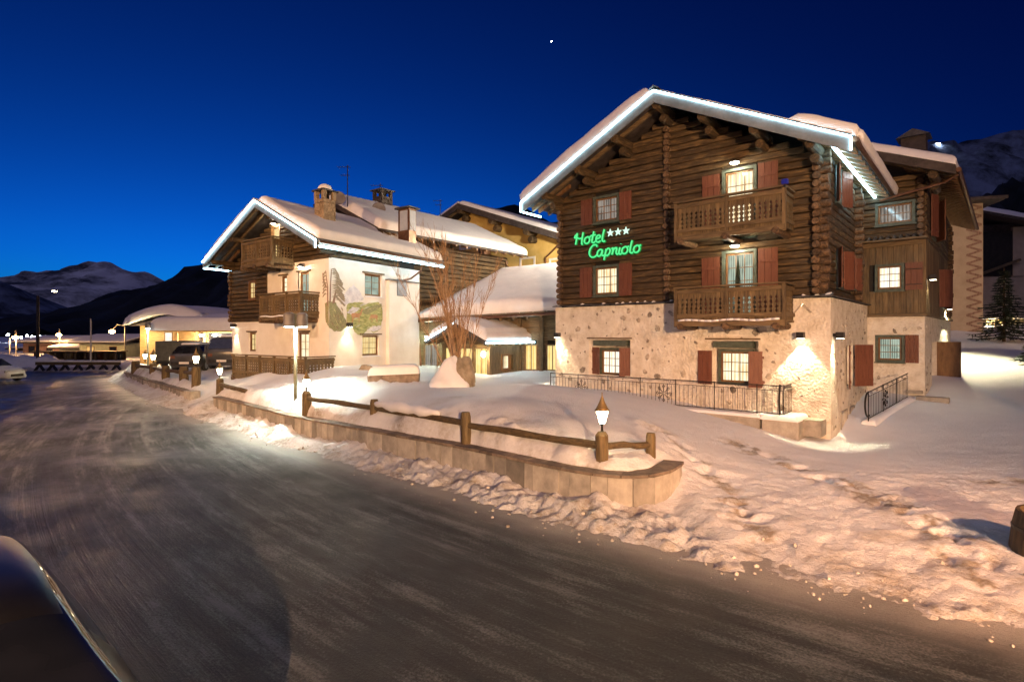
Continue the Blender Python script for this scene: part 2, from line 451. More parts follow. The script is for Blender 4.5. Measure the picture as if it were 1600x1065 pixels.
def land(X, Y, detail=True):
    """snow height and dirt at world X,Y (arrays)"""
    X, Y = np.asarray(X, float), np.asarray(Y, float)
    H = _sol[_n] + _sol[_n+1]*X + _sol[_n+2]*Y
    for k in range(_n):
        H = H + _sol[k]*_phi(np.hypot(X-_c[k,0], Y-_c[k,1]))
    H = np.clip(H, -.05, 5)
    dw = polydist(X, Y, [(-12.0, 21.7)] + WALL)
    dl = polydist(X, Y, LWALL)
    de = polydist(X, Y, EDGE)
    nearw = np.abs(dw) < np.abs(dl)
    d = np.where(nearw, dw, dl)
    # beside the two walls the verge is low and the garden is held up behind them
    wx = sstep(3.3, 2.6, X) * sstep(-27, -25.5, X)
    gap = sstep(-13.9, -13.2, X) * sstep(-11.2, -11.8, X) * sstep(20, 21, Y) * sstep(25.5, 24, Y)
    wx = wx * (1-gap)
    out = sstep(.34, .12, d) * wx * (de > -3)
    b_small = fbm(X*2.3, Y*2.3, 5, 11)
    bank = (.09 + .06*sstep(-2, -6, X) + .30*np.maximum(fbm(X*.55, Y*.55, 3, 6), -.15))*np.exp(-np.maximum(-d, 0)/.45) + .16*np.maximum(fbm(X*1.1, Y*1.1, 3, 5), 0)*np.exp(-np.maximum(-d, 0)/.6)*2.4
    bankl = .16*np.exp(-np.maximum(-d, 0)/.55)*sstep(-13.9, -15.5, X)
    lowz = np.where(nearw, bank, np.maximum(bank, bankl)) - .02
    H = H*(1-out) + lowz*out
    # road lies below: the snow dips under it with a ragged edge
    rag = fbm(X*.9, Y*.9, 4, 2)*.8 + fbm(X*4, Y*4, 3, 8)*.25
    tr = sstep(-.10, .55, de + rag*.7)
    H = (H + .05)*tr + (-.08 + .02*de.clip(-3, 0))*(1-tr)
    dirt = np.zeros_like(H)
    if detail:
        verge = sstep(2.2, 0, de) * sstep(-.4, .1, de)
        rough = sstep(2.6, .2, de)*sstep(-.3, .2, de)
        rightf = sstep(1.5, 3.5, X)*sstep(13.5, 10, Y)         # trampled forecourt
        plow = out*rough
        ridg = np.abs(fbm(X*2.6, Y*2.6, 4, 21))
        H = H + plow*(.34*ridg + .30*np.maximum(fbm(X*1.7, Y*1.7, 4, 25), -.05)*np.exp(-np.abs(d+.35)/.5) + .20*fbm(X*6, Y*6, 4, 31, .65) + .05*fbm(X*15, Y*15, 2, 33))
        lump = np.maximum(fbm(X*3.4, Y*3.4, 4, 41), -.1)
        H = H + rightf*rough*(.10*lump + .10*np.abs(fbm(X*5, Y*5, 4, 51, .65)))
        H = H + rightf*(.06*np.abs(fbm(X*8, Y*8, 3, 66, .65)) + .08*fbm(X*1.4, Y*1.4, 5, 61, .6) - .12*np.abs(fbm(X*3.1, Y*3.1, 5, 62, .62)) + .025*fbm(X*14, Y*14, 2, 63)) + .05*sstep(2.5, 4, X)*sstep(17, 13, Y)*fbm(X*1.6, Y*3.0, 4, 64)
        # ploughed ridge thrown beside the wall end and the path
        gard = (1-out)*sstep(.2, 1.5, d)*wx
        H = H + gard*(.10*fbm(X*.45, Y*.45, 3, 71) + .012*fbm(X*5, Y*5, 3, 72))
        # churned snow near the left chalet terrace and the heap edge by the path
        ch = np.exp(-(((X+6)/3.4)**2 + ((Y-19.6)/1.5)**2))
        H = H + ch*(.10 + .55*np.abs(fbm(X*1.9, Y*1.9, 5, 81, .6)) + .12*fbm(X*7, Y*7, 3, 83))
        hp = np.exp(-(((X-3.0)/.75)**2 + ((Y-13.0)/1.9)**2))
        H = H + hp*(.10 + .30*np.maximum(fbm(X*2.5, Y*2.5, 4, 91), -.05))
        wf = np.exp(-np.abs(d-.55)/.35)*(1-out)*wx               # clods lying along the wall top
        H = H + wf*(.12 + .62*np.maximum(fbm(X*1.15, Y*1.15, 4, 101), -.12) + .06*fbm(X*6, Y*6, 3, 102)) + np.where(nearw, 0, 1)*(1-out)*wx*np.exp(-np.abs(d-.45)/.5)*(.22 + .5*fbm(X*.9, Y*.9, 4, 105))
        H = H + .02*fbm(X*7, Y*7, 3, 111)*(1-out)*sstep(3, 6, X)
        H = H + .5*fbm(X*.5, Y*.5, 4, 121)*sstep(20, 25, X)*sstep(24, 28, Y)
        dirt = sstep(2.6, .0, de + fbm(X*1.3, Y*1.3, 5, 131)*3.0) * (.45 + .55*sstep(-.15, .25, fbm(X*3, Y*3, 3, 141)))
        dirt = np.maximum(dirt, .75*sstep(4.6, 1.2, de)*sstep(2.6, 4, X)*sstep(.0, .22, fbm(X*2.1, Y*2.1, 5, 135)))
        foot = np.exp(-((polydist(X, Y, [(3.4, 13.0), (3.9, 10.5), (3.6, 8.0)]))/.28)**2)
        foot2 = np.exp(-((polydist(X, Y, [(5.6, 13.5), (6.2, 11.0), (6.4, 8.5), (5.6, 6.5)]))/.4)**2)
        foot3 = np.exp(-(((X-9.6)/.9)**2 + ((Y-10.8)/.25)**2))
        dirt = np.maximum(dirt, 1.5*(foot + foot2 + foot3)*sstep(-.06, .12, fbm(X*3.2, Y*3.2, 4, 151)))
        H = H - .08*(foot + foot2)*sstep(-.05, .2, fbm(X*4, Y*4, 3, 161))
    return H, np.clip(dirt*1.25, 0, 1.5)

def zland(x, y):
    return float(land(np.array([x]), np.array([y]), True)[0][0])

def axis_pts(segs):
    out = []
    for a, b, st in segs:
        out.append(np.arange(a, b, st))
    return np.concatenate(out)

def grid_obj(name, xs, ys, Z, mat, attrs=None, smooth=True):
    nx, ny = len(xs), len(ys)
    X, Y = np.meshgrid(xs, ys)
    co = np.stack([X, Y, Z], -1).reshape(-1, 3)
    i = np.arange(nx*ny).reshape(ny, nx)
    q = np.stack([i[:-1,:-1], i[:-1,1:], i[1:,1:], i[1:,:-1]], -1).reshape(-1, 4)
    me = bpy.data.meshes.new(name)
    me.vertices.add(len(co)); me.vertices.foreach_set('co', co.ravel())
    me.loops.add(q.size); me.loops.foreach_set('vertex_index', q.ravel())
    me.polygons.add(len(q))
    me.polygons.foreach_set('loop_start', np.arange(0, q.size, 4))
    me.polygons.foreach_set('loop_total', np.full(len(q), 4))
    me.update(calc_edges=True)
    me.polygons.foreach_set('use_smooth', np.full(len(q), smooth))
    for k, v in (attrs or {}).items():
        at_ = me.attributes.new(k, 'FLOAT', 'POINT')
        at_.data.foreach_set('value', v.ravel().astype(np.float32))
    o = bpy.data.objects.new(name, me)
    COL.objects.link(o)
    me.materials.append(M[mat])
    return o

def snow_ground_mat():
    m, nt, N, L, b = newmat('snow_ground')
    tc = N.new('ShaderNodeTexCoord')
    n1 = N.new('ShaderNodeTexNoise'); n1.inputs['Scale'].default_value = 9; n1.inputs['Detail'].default_value = 8; n1.inputs['Roughness'].default_value = .7
    L.new(tc.outputs['Object'], n1.inputs['Vector'])
    a = N.new('ShaderNodeAttribute'); a.attribute_name = 'dirt'
    mu = N.new('ShaderNodeMath'); mu.operation = 'MULTIPLY_ADD'
    L.new(n1.outputs['Fac'], mu.inputs[0]); mu.inputs[1].default_value = 2.3; mu.inputs[2].default_value = -.55
    m2 = N.new('ShaderNodeMath'); m2.operation = 'MULTIPLY'; m2.use_clamp = True
    L.new(a.outputs['Fac'], m2.inputs[0]); L.new(mu.outputs[0], m2.inputs[1])
    n2 = N.new('ShaderNodeTexNoise'); n2.inputs['Scale'].default_value = 1.2; n2.inputs['Detail'].default_value = 6
    L.new(tc.outputs['Object'], n2.inputs['Vector'])
    cs = N.new('ShaderNodeValToRGB')
    cs.color_ramp.elements[0].color = (.72, .74, .78, 1); cs.color_ramp.elements[1].color = (.86, .87, .89, 1)
    L.new(n2.outputs['Fac'], cs.inputs[0])
    cd = N.new('ShaderNodeValToRGB')
    cd.color_ramp.elements[0].color = (.10, .085, .065, 1); cd.color_ramp.elements[1].color = (.50, .43, .34, 1)
    L.new(n1.outputs['Fac'], cd.inputs[0])
    mx = N.new('ShaderNodeMix'); mx.data_type = 'RGBA'
    L.new(m2.outputs[0], mx.inputs[0]); L.new(cs.outputs[0], mx.inputs[6]); L.new(cd.outputs[0], mx.inputs[7])
    L.new(mx.outputs[2], b.inputs['Base Color'])
    b.inputs['Roughness'].default_value = .62
    b.inputs['Specular IOR Level'].default_value = .3
    n3 = N.new('ShaderNodeTexNoise'); n3.inputs['Scale'].default_value = 20; n3.inputs['Detail'].default_value = 8; n3.inputs['Roughness'].default_value = .65
    L.new(tc.outputs['Object'], n3.inputs['Vector'])
    bp = N.new('ShaderNodeBump'); bp.inputs['Strength'].default_value = .8; bp.inputs['Distance'].default_value = .04
    L.new(n3.outputs['Fac'], bp.inputs['Height'])
    L.new(bp.outputs[0], b.inputs['Normal'])
snow_ground_mat()

def road_mat():
    """polished packed ice with tyre streaks along the bend, grit and frost"""
    m, nt, N, L, b = newmat('icy_road')
    tc = N.new('ShaderNodeTexCoord')
    # bend coordinates: distance from a far pivot gives streaks that follow the curve
    sub = N.new('ShaderNodeVectorMath'); sub.operation = 'SUBTRACT'; sub.inputs[1].default_value = (34, 48, 0)
    L.new(tc.outputs['Object'], sub.inputs[0])
    ln = N.new('ShaderNodeVectorMath'); ln.operation = 'LENGTH'
    L.new(sub.outputs[0], ln.inputs[0])
    sx = N.new('ShaderNodeSeparateXYZ'); L.new(sub.outputs[0], sx.inputs[0])
    an = N.new('ShaderNodeMath'); an.operation = 'ARCTAN2'
    L.new(sx.outputs[1], an.inputs[0]); L.new(sx.outputs[0], an.inputs[1])
    am = N.new('ShaderNodeMath'); am.operation = 'MULTIPLY'; am.inputs[1].default_value = 12
    L.new(an.outputs[0], am.inputs[0])
    cb = N.new('ShaderNodeCombineXYZ')
    L.new(ln.outputs['Value'], cb.inputs[0]); L.new(am.outputs[0], cb.inputs[1])
    st = N.new('ShaderNodeTexNoise'); st.inputs['Scale'].default_value = 3.4; st.inputs['Detail'].default_value = 11; st.inputs['Roughness'].default_value = .72
    L.new(cb.outputs[0], st.inputs['Vector'])
    pt = N.new('ShaderNodeTexNoise'); pt.inputs['Scale'].default_value = .42; pt.inputs['Detail'].default_value = 7; pt.inputs['Roughness'].default_value = .6
    L.new(tc.outputs['Object'], pt.inputs['Vector'])
    fr = N.new('ShaderNodeTexNoise'); fr.inputs['Scale'].default_value = 34; fr.inputs['Detail'].default_value = 6; fr.inputs['Roughness'].default_value = .75
    L.new(tc.outputs['Object'], fr.inputs['Vector'])
    s1 = N.new('ShaderNodeMath'); s1.operation = 'MULTIPLY_ADD'; s1.inputs[1].default_value = .9
    p6 = N.new('ShaderNodeMath'); p6.operation = 'MULTIPLY'; p6.inputs[1].default_value = .8; L.new(pt.outputs['Fac'], p6.inputs[0])
    L.new(st.outputs['Fac'], s1.inputs[0]); L.new(p6.outputs[0], s1.inputs[2])
    s2 = N.new('ShaderNodeMath'); s2.operation = 'MULTIPLY_ADD'; s2.inputs[1].default_value = .85
    L.new(fr.outputs['Fac'], s2.inputs[0]); L.new(s1.outputs[0], s2.inputs[2])
    cr = N.new('ShaderNodeValToRGB')
    cr.color_ramp.elements[0].position, cr.color_ramp.elements[1].position = .82, 1.42
    cr.color_ramp.elements[0].color = (.018, .018, .0175, 1); cr.color_ramp.elements[1].color = (.50, .47, .42, 1)
    e = cr.color_ramp.elements.new(1.08 if 1.08 < 1 else .97); e.color = (.17, .145, .118, 1)
    cr.color_ramp.elements[0].position = .72
    mr = N.new('ShaderNodeMapRange'); mr.inputs['From Min'].default_value = .70; mr.inputs['From Max'].default_value = 1.75
    # tyre tracks: long bands at fixed distance from the pivot of the bend
    cb2 = N.new('ShaderNodeCombineXYZ'); a2 = N.new('ShaderNodeMath'); a2.operation = 'MULTIPLY'; a2.inputs[1].default_value = .55
    L.new(an.outputs[0], a2.inputs[0]); L.new(ln.outputs['Value'], cb2.inputs[0]); L.new(a2.outputs[0], cb2.inputs[1])
    tk = N.new('ShaderNodeTexNoise'); tk.inputs['Scale'].default_value = 1.9; tk.inputs['Detail'].default_value = 12; tk.inputs['Roughness'].default_value = .78
    L.new(cb2.outputs[0], tk.inputs['Vector'])
    t2 = N.new('ShaderNodeMath'); t2.operation = 'MULTIPLY_ADD'; t2.inputs[1].default_value = 1.0
    s3 = N.new('ShaderNodeMath'); s3.operation = 'SUBTRACT'; s3.inputs[1].default_value = .5
    L.new(s2.outputs[0], s3.inputs[0]); L.new(tk.outputs['Fac'], t2.inputs[0]); L.new(s3.outputs[0], t2.inputs[2])
    L.new(t2.outputs[0], mr.inputs['Value'])
    cr.color_ramp.elements[0].position = .32; cr.color_ramp.elements[1].position = .56; cr.color_ramp.elements[2].position = .80
    cr.color_ramp.elements[1].color = (.040, .044, .044, 1)
    cr.color_ramp.elements[2].color = (.23, .24, .235, 1)
    L.new(mr.outputs[0], cr.inputs[0])
    ea = N.new('ShaderNodeAttribute'); ea.attribute_name = 'frost'
    e1 = N.new('ShaderNodeMath'); e1.operation = 'MULTIPLY'
    L.new(s2.outputs[0], e1.inputs[0]); L.new(ea.outputs['Fac'], e1.inputs[1])
    e2 = N.new('ShaderNodeMapRange'); e2.inputs['From Min'].default_value = .15; e2.inputs['From Max'].default_value = .95
    L.new(e1.outputs[0], e2.inputs['Value'])
    em = N.new('ShaderNodeMix'); em.data_type = 'RGBA'; em.inputs[7].default_value = (.36, .345, .32, 1)
    L.new(e2.outputs[0], em.inputs[0]); L.new(cr.outputs[0], em.inputs[6])
    L.new(em.outputs[2], b.inputs['Base Color'])
    rr = N.new('ShaderNodeMapRange'); rr.inputs['From Min'].default_value = .35; rr.inputs['From Max'].default_value = .62
    rr.inputs['To Min'].default_value = .30; rr.inputs['To Max'].default_value = .64
    L.new(pt.outputs['Fac'], rr.inputs['Value'])
    L.new(rr.outputs[0], b.inputs['Roughness'])
    b.inputs['Specular IOR Level'].default_value = .5
    ab = N.new('ShaderNodeMath'); ab.operation = 'MULTIPLY_ADD'; ab.inputs[1].default_value = .45
    L.new(fr.outputs['Fac'], ab.inputs[0]); L.new(tk.outputs['Fac'], ab.inputs[2])
    bp = N.new('ShaderNodeBump'); bp.inputs['Strength'].default_value = .85; bp.inputs['Distance'].default_value = .05
    L.new(ab.outputs[0], bp.inputs['Height'])
    L.new(bp.outputs[0], b.inputs['Normal'])
road_mat()

xs = axis_pts([(-76, -30, 1.0), (-30, -16, .25), (-16, -3.5, .11), (-3.5, 9.5, .055), (9.5, 22, .11), (22, 46.1, .6)])
ys = axis_pts([(-6, 3, .5), (3, 12, .055), (12, 25, .1), (25, 40, .3), (40, 74.1, 1.0)])
GX, GY = np.meshgrid(xs, ys)
HZ, HD = land(GX, GY)
o = grid_obj('snow_ground', xs, ys, HZ, 'snow_ground', {'dirt': HD})
tag(o, kind='structure')
rx = axis_pts([(-76, -16, 1.0), (-16, 12, .25), (12, 30, 1)]); ry = axis_pts([(-12, 3, .5), (3, 20, .25), (20, 48.1, .5)])
RX, RY = np.meshgrid(rx, ry)
RZ = .012*fbm(RX*.8, RY*.8, 3, 9)
rde = polydist(RX, RY, EDGE)
frost = np.exp(-np.maximum(-rde, 0)/.5)*(1 + 1.6*fbm(RX*.5, RY*.5, 4, 19)).clip(0, 1.4)
o = grid_obj('road', rx, ry, RZ, 'icy_road', {'frost': frost})
tag(o, kind='structure')
# the far valley floor, one sheet to the horizon
o = MB().add([(-6000, -300, -.6), (6000, -300, -.6), (6000, 9000, -.6), (-6000, 9000, -.6)], [(0,1,2,3)]).build('valley_ground', 'roof_snow')
tag(o, kind='structure')

# loose clods of ploughed snow (nobody could count them)
def clods(name, spots, mat):
    V, Fc = [], []
    ico = [(0,0,-1),(.72,-.53,-.45),(-.28,-.85,-.45),(-.89,0,-.45),(-.28,.85,-.45),(.72,.53,-.45),(.28,-.85,.45),(-.72,-.53,.45),(-.72,.53,.45),(.28,.85,.45),(.89,0,.45),(0,0,1)]
    tri = [(0,1,2),(1,0,5),(0,2,3),(0,3,4),(0,4,5),(1,5,10),(2,1,6),(3,2,7),(4,3,8),(5,4,9),(1,10,6),(2,6,7),(3,7,8),(4,8,9),(5,9,10),(6,10,11),(7,6,11),(8,7,11),(9,8,11),(10,9,11)]
    for x, y, z, r in spots:
        o0 = len(V)
        e = [random.uniform(.6, 1.3) for _ in range(3)]
        for v in ico:
            j = random.uniform(.75, 1.2)
            V.append((x+v[0]*r*e[0]*j, y+v[1]*r*e[1]*j, z+v[2]*r*e[2]*j*.8))
        Fc += [tuple(i+o0 for i in t) for t in tri]
    mb = MB(); mb.v, mb.f = V, Fc
    return mb.build(name, mat, smooth=False, recalc=False)
rs = np.random.RandomState(5)
px_ = rs.uniform(-16, 11, 60000); py_ = rs.uniform(3, 26, 60000)
de_ = polydist(px_, py_, EDGE); dw_ = polydist(px_, py_, WALL)
keep = (de_ > -.45) & (de_ < 2.4) & (rs.rand(60000) < np.exp(-np.abs(de_-.35)/.7)) & ((dw_ < -.02) | (px_ > 3.1)) & (fbm(px_*.7, py_*.7, 3, 77) > -.12)
px_, py_ = px_[keep][:650], py_[keep][:650]
hz, _ = land(px_, py_)
hz = np.maximum(hz, 0)
rr_ = .006 + .03*rs.rand(len(px_))**5 + .01*rs.rand(len(px_))
noise_mat('snow_clod', (.22, .19, .15), (.60, .56, .50), .7, (1, 1, 1), 5, 6, .4, lo=.32, hi=.55)
o = clods('snow_clods', [(x, y, z + r*.2, r) for x, y, z, r in zip(px_, py_, hz, rr_)], 'snow_clod')
tag(o, 'loose clods of ploughed snow along the road edge', 'snow', kind='stuff')

# ------------------------------------------------------------------ mountains (real ridges kilometres away)
def mountain_mat(name, snow, rock, lo, hi, scale, zlo=None):
    m, nt, N, L, b = newmat(name)
    tc = N.new('ShaderNodeTexCoord')
    n = N.new('ShaderNodeTexNoise'); n.inputs['Scale'].default_value = scale; n.inputs['Detail'].default_value = 9; n.inputs['Roughness'].default_value = .68
    mp = N.new('ShaderNodeMapping'); mp.inputs['Scale'].default_value = (1, 1, .45)
    L.new(tc.outputs['Object'], mp.inputs[0]); L.new(mp.outputs[0], n.inputs['Vector'])
    cr = N.new('ShaderNodeValToRGB')
    cr.color_ramp.elements[0].position, cr.color_ramp.elements[1].position = lo, hi
    cr.color_ramp.elements[0].color = (*rock, 1); cr.color_ramp.elements[1].color = (*snow, 1)
    L.new(n.outputs['Fac'], cr.inputs[0]); L.new(cr.outputs[0], b.inputs['Base Color'])
    b.inputs['Roughness'].default_value = .9
    b.inputs['Specular IOR Level'].default_value = .1
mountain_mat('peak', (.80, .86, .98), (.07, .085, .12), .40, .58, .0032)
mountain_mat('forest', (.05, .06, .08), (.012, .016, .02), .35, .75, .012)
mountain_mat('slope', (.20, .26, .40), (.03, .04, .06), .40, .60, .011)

def ridge(name, sky_px, Y, depth, mat, base=560, n=160, m=26, rough=.02, seed=0):
    """sky_px: ridge line as photograph pixels at distance Y, falling towards the viewer by depth"""
    pxs = np.array([p[0] for p in sky_px], float); pys = np.array([p[1] for p in sky_px], float)
    u = np.linspace(pxs[0], pxs[-1], n)
    yy = np.interp(u, pxs, pys)
    V, Fc = [], []
    for j in range(m):
        t = j/(m-1)
        for i in range(n):
            Yj = Y - depth*t
            top = (CY - yy[i])/F*Y + CAMH
            z = top*(1-t)**1.25 - 3*t
            z += top*rough*float(fbm(np.array([u[i]*.05 + j*.13]), np.array([j*.4]), 4, seed)[0])*(1.6 if j else 1.0)*(2.2 if 0 < j else 1)
            X = (u[i]-CX)/F*Y
            V.append((X, Yj + depth*.10*float(fbm(np.array([u[i]*.03]), np.array([j*.3]), 3, seed+5)[0]), z))
    for j in range(m-1):
        for i in range(n-1):
            a = j*n+i
            Fc.append((a, a+1, a+n+1, a+n))
    # back side
    o0 = len(V)
    for i in range(n):
        V.append(((u[i]-CX)/F*Y, Y + depth*.8, -3))
    for i in range(n-1):
        Fc.append((o0+i, o0+i+1, i+1, i))
    mb = MB(); mb.v, mb.f = V, Fc
    return tag(mb.build(name, mat, smooth=True, recalc=False), kind='structure')

ridge('snowy_mountain', [(-500,470),(-300,440),(-120,428),(0,433),(25,430),(48,423),(62,425),(82,421),(88,424),(110,416),(130,414),(150,410),(158,412),(166,409),(178,413),(195,421),(216,427),(228,425),(246,430),(262,440),(300,470),(380,510),(460,540)], 3600, 1900, 'peak', rough=.05, seed=1)
ridge('forest_slope_mountain', [(-500,300),(-300,360),(-100,410),(0,441),(30,458),(60,475),(90,490),(120,505),(150,520),(175,530)], 1500, 700, 'slope', rough=.06, seed=12)
ridge('wooded_mountain', [(120,530),(160,512),(200,490),(240,468),(270,448),(300,428),(318,412),(335,402),(362,392),(420,365),(520,345),(620,340),(700,338),(770,326),(800,318),(825,322),(860,345),(900,350),(1000,340),(1100,330)], 1300, 620, 'forest', rough=.05, seed=23)
ridge('ski_slope_mountain', [(1150,330),(1250,285),(1390,240),(1420,226),(1450,222),(1500,222),(1530,217),(1560,209),(1600,205),(1700,190),(1900,150),(2200,120)], 1900, 900, 'slope', rough=.03, seed=34)
ridge('tree_line_mountain', [(1380,400),(1450,345),(1500,318),(1540,306),(1570,290),(1600,282),(1700,270),(1900,250)], 700, 300, 'forest', rough=.12, seed=45)
# ------------------------------------------------------------------ building kit
def log_part(parent, wf, u0, u1, zc, h, bulge=.08, mat='log_x', back=.12, name='log', sag=.012):
    n = max(3, int((u1-u0)/.45))
    sec = [(-back, -.5), (bulge*.1, -.48), (bulge*.8, -.40), (bulge, -.05), (bulge*.92, .34), (bulge*.1, .48), (-back, .5)]
    ph, am = random.uniform(0, 6), random.uniform(.4, 1)*sag
    vs, fs, k = [], [], len(sec)
    hh = h*random.uniform(.92, 1.03)
    for i in range(n+1):
        u = u0 + (u1-u0)*i/n
        dz = am*math.sin(ph + u*1.7) + random.uniform(-.006, .006)
        db = random.uniform(-.012, .012)
        for d, z in sec:
            vs.append((u, d + (db if d > 0 else 0), zc + z*hh + dz))
    for i in range(n):
        for j in range(k):
            a, b = i*k+j, i*k+(j+1) % k
            fs.append((a, b, b+k, a+k))
    fs += [tuple(range(k)), tuple(n*k+j for j in range(k-1, -1, -1))]
    mb = MB(wf); mb.add(vs, fs)
    return mb.build(name, mat, parent)

def spans(u0, u1, z0, z1, holes):
    out = [(u0, u1)]
    for a, b, c, d in holes:
        if z1 <= c + .04 or z0 >= d - .04: continue
        nx = []
        for p, q in out:
            if b <= p or a >= q: nx.append((p, q)); continue
            if a - p > .1: nx.append((p, a))
            if q - b > .1: nx.append((b, q))
        out = nx
    return out

def log_wall(parent, wf, u0, u1, z0, z1, holes, h=.23, under=None, bulge=.08, mat='log_x', joints=()):
    z = z0
    while z < z1 - h*.4:
        zc = z + h/2
        a, b = u0, u1
        if under:
            us = np.linspace(u0, u1, 200)
            ok = us[under(us) > zc + h*.35]
            if len(ok) < 4: break
            a, b = ok[0], ok[-1]
        cuts = [a] + [j for j in joints if a + .2 < j < b - .2] + [b]
        for p, q in zip(cuts[:-1], cuts[1:]):
            for s, e in spans(p, q, zc-h/2, zc+h/2, holes):
                log_part(parent, wf, s, e, zc, h, bulge, mat)
        z += h

def log_ends(parent, wf, u, z0, z1, h, d=.2, r=None, axis='d', every=1, jit=.05):
    r = r or h*.5
    mb = MB(); mb.tube([(0,0,-.12), (0,0,.0), (0,0,.02)], [r*.98, r, r*.88], 9, jit=.08)
    src = None
    z, k = z0 + h/2, 0
    while z < z1:
        dd = d + random.uniform(-jit, jit)
        p0, p1 = Vector(wf(u, -.12, z)), Vector(wf(u, dd, z))
        m2 = MB(); m2.tube([p0, p1, p1 + (p1-p0).normalized()*.015], [r*random.uniform(.9, 1.05), r*random.uniform(.9, 1.02), r*.85], 9, jit=.06)
        m2.build('log_end', 'log_end', parent)
        z += h*every

def rough_wall(parent, name, wf, u0, u1, z0, z1, holes, mat, step=.11, amp=.03, thick=.4, reveal=.32, seed=0, ztop=None):
    us = set(np.round(np.arange(u0, u1, step), 4)) | {u0, u1}
    zs = set(np.round(np.arange(z0, z1, step), 4)) | {z0, z1}
    for a, b, c, d in holes:
        us = {u for u in us if min(abs(u-a), abs(u-b)) > step*.3} | {a, b}
        zs = {z for z in zs if min(abs(z-c), abs(z-d)) > step*.3} | {c, d}
    us, zs = sorted(us), sorted(zs)
    V, Fc = [], []
    for z in zs:
        for u in us:
            e = min(u-u0, u1-u)
            w = min(1, e/.15) if e > 0 else 0
            for a, b, c, d in holes:
                if a-1e-4 <= u <= b+1e-4 and c-1e-4 <= z <= d+1e-4: w *= .2
            n = float(fbm(np.array([u*2.4]), np.array([z*2.4]), 4, seed)[0])
            V.append((u + .35*amp*w*n, amp*2*n*w, z))
    nu = len(us)
    for j in range(len(zs)-1):
        for i in range(nu-1):
            uc, zc = (us[i]+us[i+1])/2, (zs[j]+zs[j+1])/2
            if any(a < uc < b and c < zc < d for a, b, c, d in holes): continue
            Fc.append((j*nu+i, j*nu+i+1, (j+1)*nu+i+1, (j+1)*nu+i))
    mb = MB(wf); mb.add(V, Fc)
    for a, b, c, d in holes:      # splayed reveals and the back of the niche
        i = .10 * (b-a)/1.0
        q = [(a, 0, c), (b, 0, c), (b, 0, d), (a, 0, d)]
        r = [(a+i, -reveal, c), (b-i, -reveal, c), (b-i, -reveal, d-.02), (a+i, -reveal, d-.02)]
        mb.add(q + r, [(0,1,5,4), (1,2,6,5), (2,3,7,6), (3,0,4,7), (4,5,6,7)])
    # top and ends
    mb.add([(u0,0,z1),(u1,0,z1),(u1,-thick,z1),(u0,-thick,z1)], [(0,1,2,3)])
    o = mb.build(name, mat, parent, smooth=True, recalc=False)
    return o

def embedded_stones(parent, wf, u0, u1, z0, z1, holes, n, rmin=.035, rmax=.15, proud=.018, seed=1):
    rnd = random.Random(seed)
    done = []
    t = 0
    while len(done) < n and t < 4000:
        t += 1
        u, z, r = rnd.uniform(u0+.1, u1-.1), rnd.uniform(z0, z1), rmin + (rmax-rmin)*rnd.random()**1.6
        if any(a-r-.05 < u < b+r+.05 and c-r < z < d+r for a, b, c, d in holes): continue
        if any(math.hypot(u-p, z-q) < (r+s)*1.6 for p, q, s in done): continue
        done.append((u, z, r))
        k = 9
        ang = rnd.uniform(0, 3.1)
        el = rnd.uniform(.55, .95)
        def ring(f, d):
            out = []
            for i in range(k):
                th = 2*math.pi*i/k
                x, y = r*math.cos(th), r*el*math.sin(th)
                jx = rnds[i]
                out.append((u + f*jx*(x*math.cos(ang)-y*math.sin(ang)), d, z + f*jx*(x*math.sin(ang)+y*math.cos(ang))))
            return out
        rnds = [rnd.uniform(.6, 1.25) for _ in range(k)]
        base = float(fbm(np.array([u*2.4]), np.array([z*2.4]), 4, 0)[0])*.04
        V = ring(1, -.06) + ring(1, base + proud*.2) + ring(.72, base + proud*.8) + [(u, base + proud, z)]
        fs = []
        for L_ in range(2):
            for i in range(k):
                fs.append((L_*k+i, L_*k+(i+1) % k, (L_+1)*k+(i+1) % k, (L_+1)*k+i))
        for i in range(k): fs.append((2*k+i, 2*k+(i+1) % k, 3*k))
        mb = MB(wf); mb.add(V, fs); mb.build('stone', 'wall_stone', parent, smooth=True)

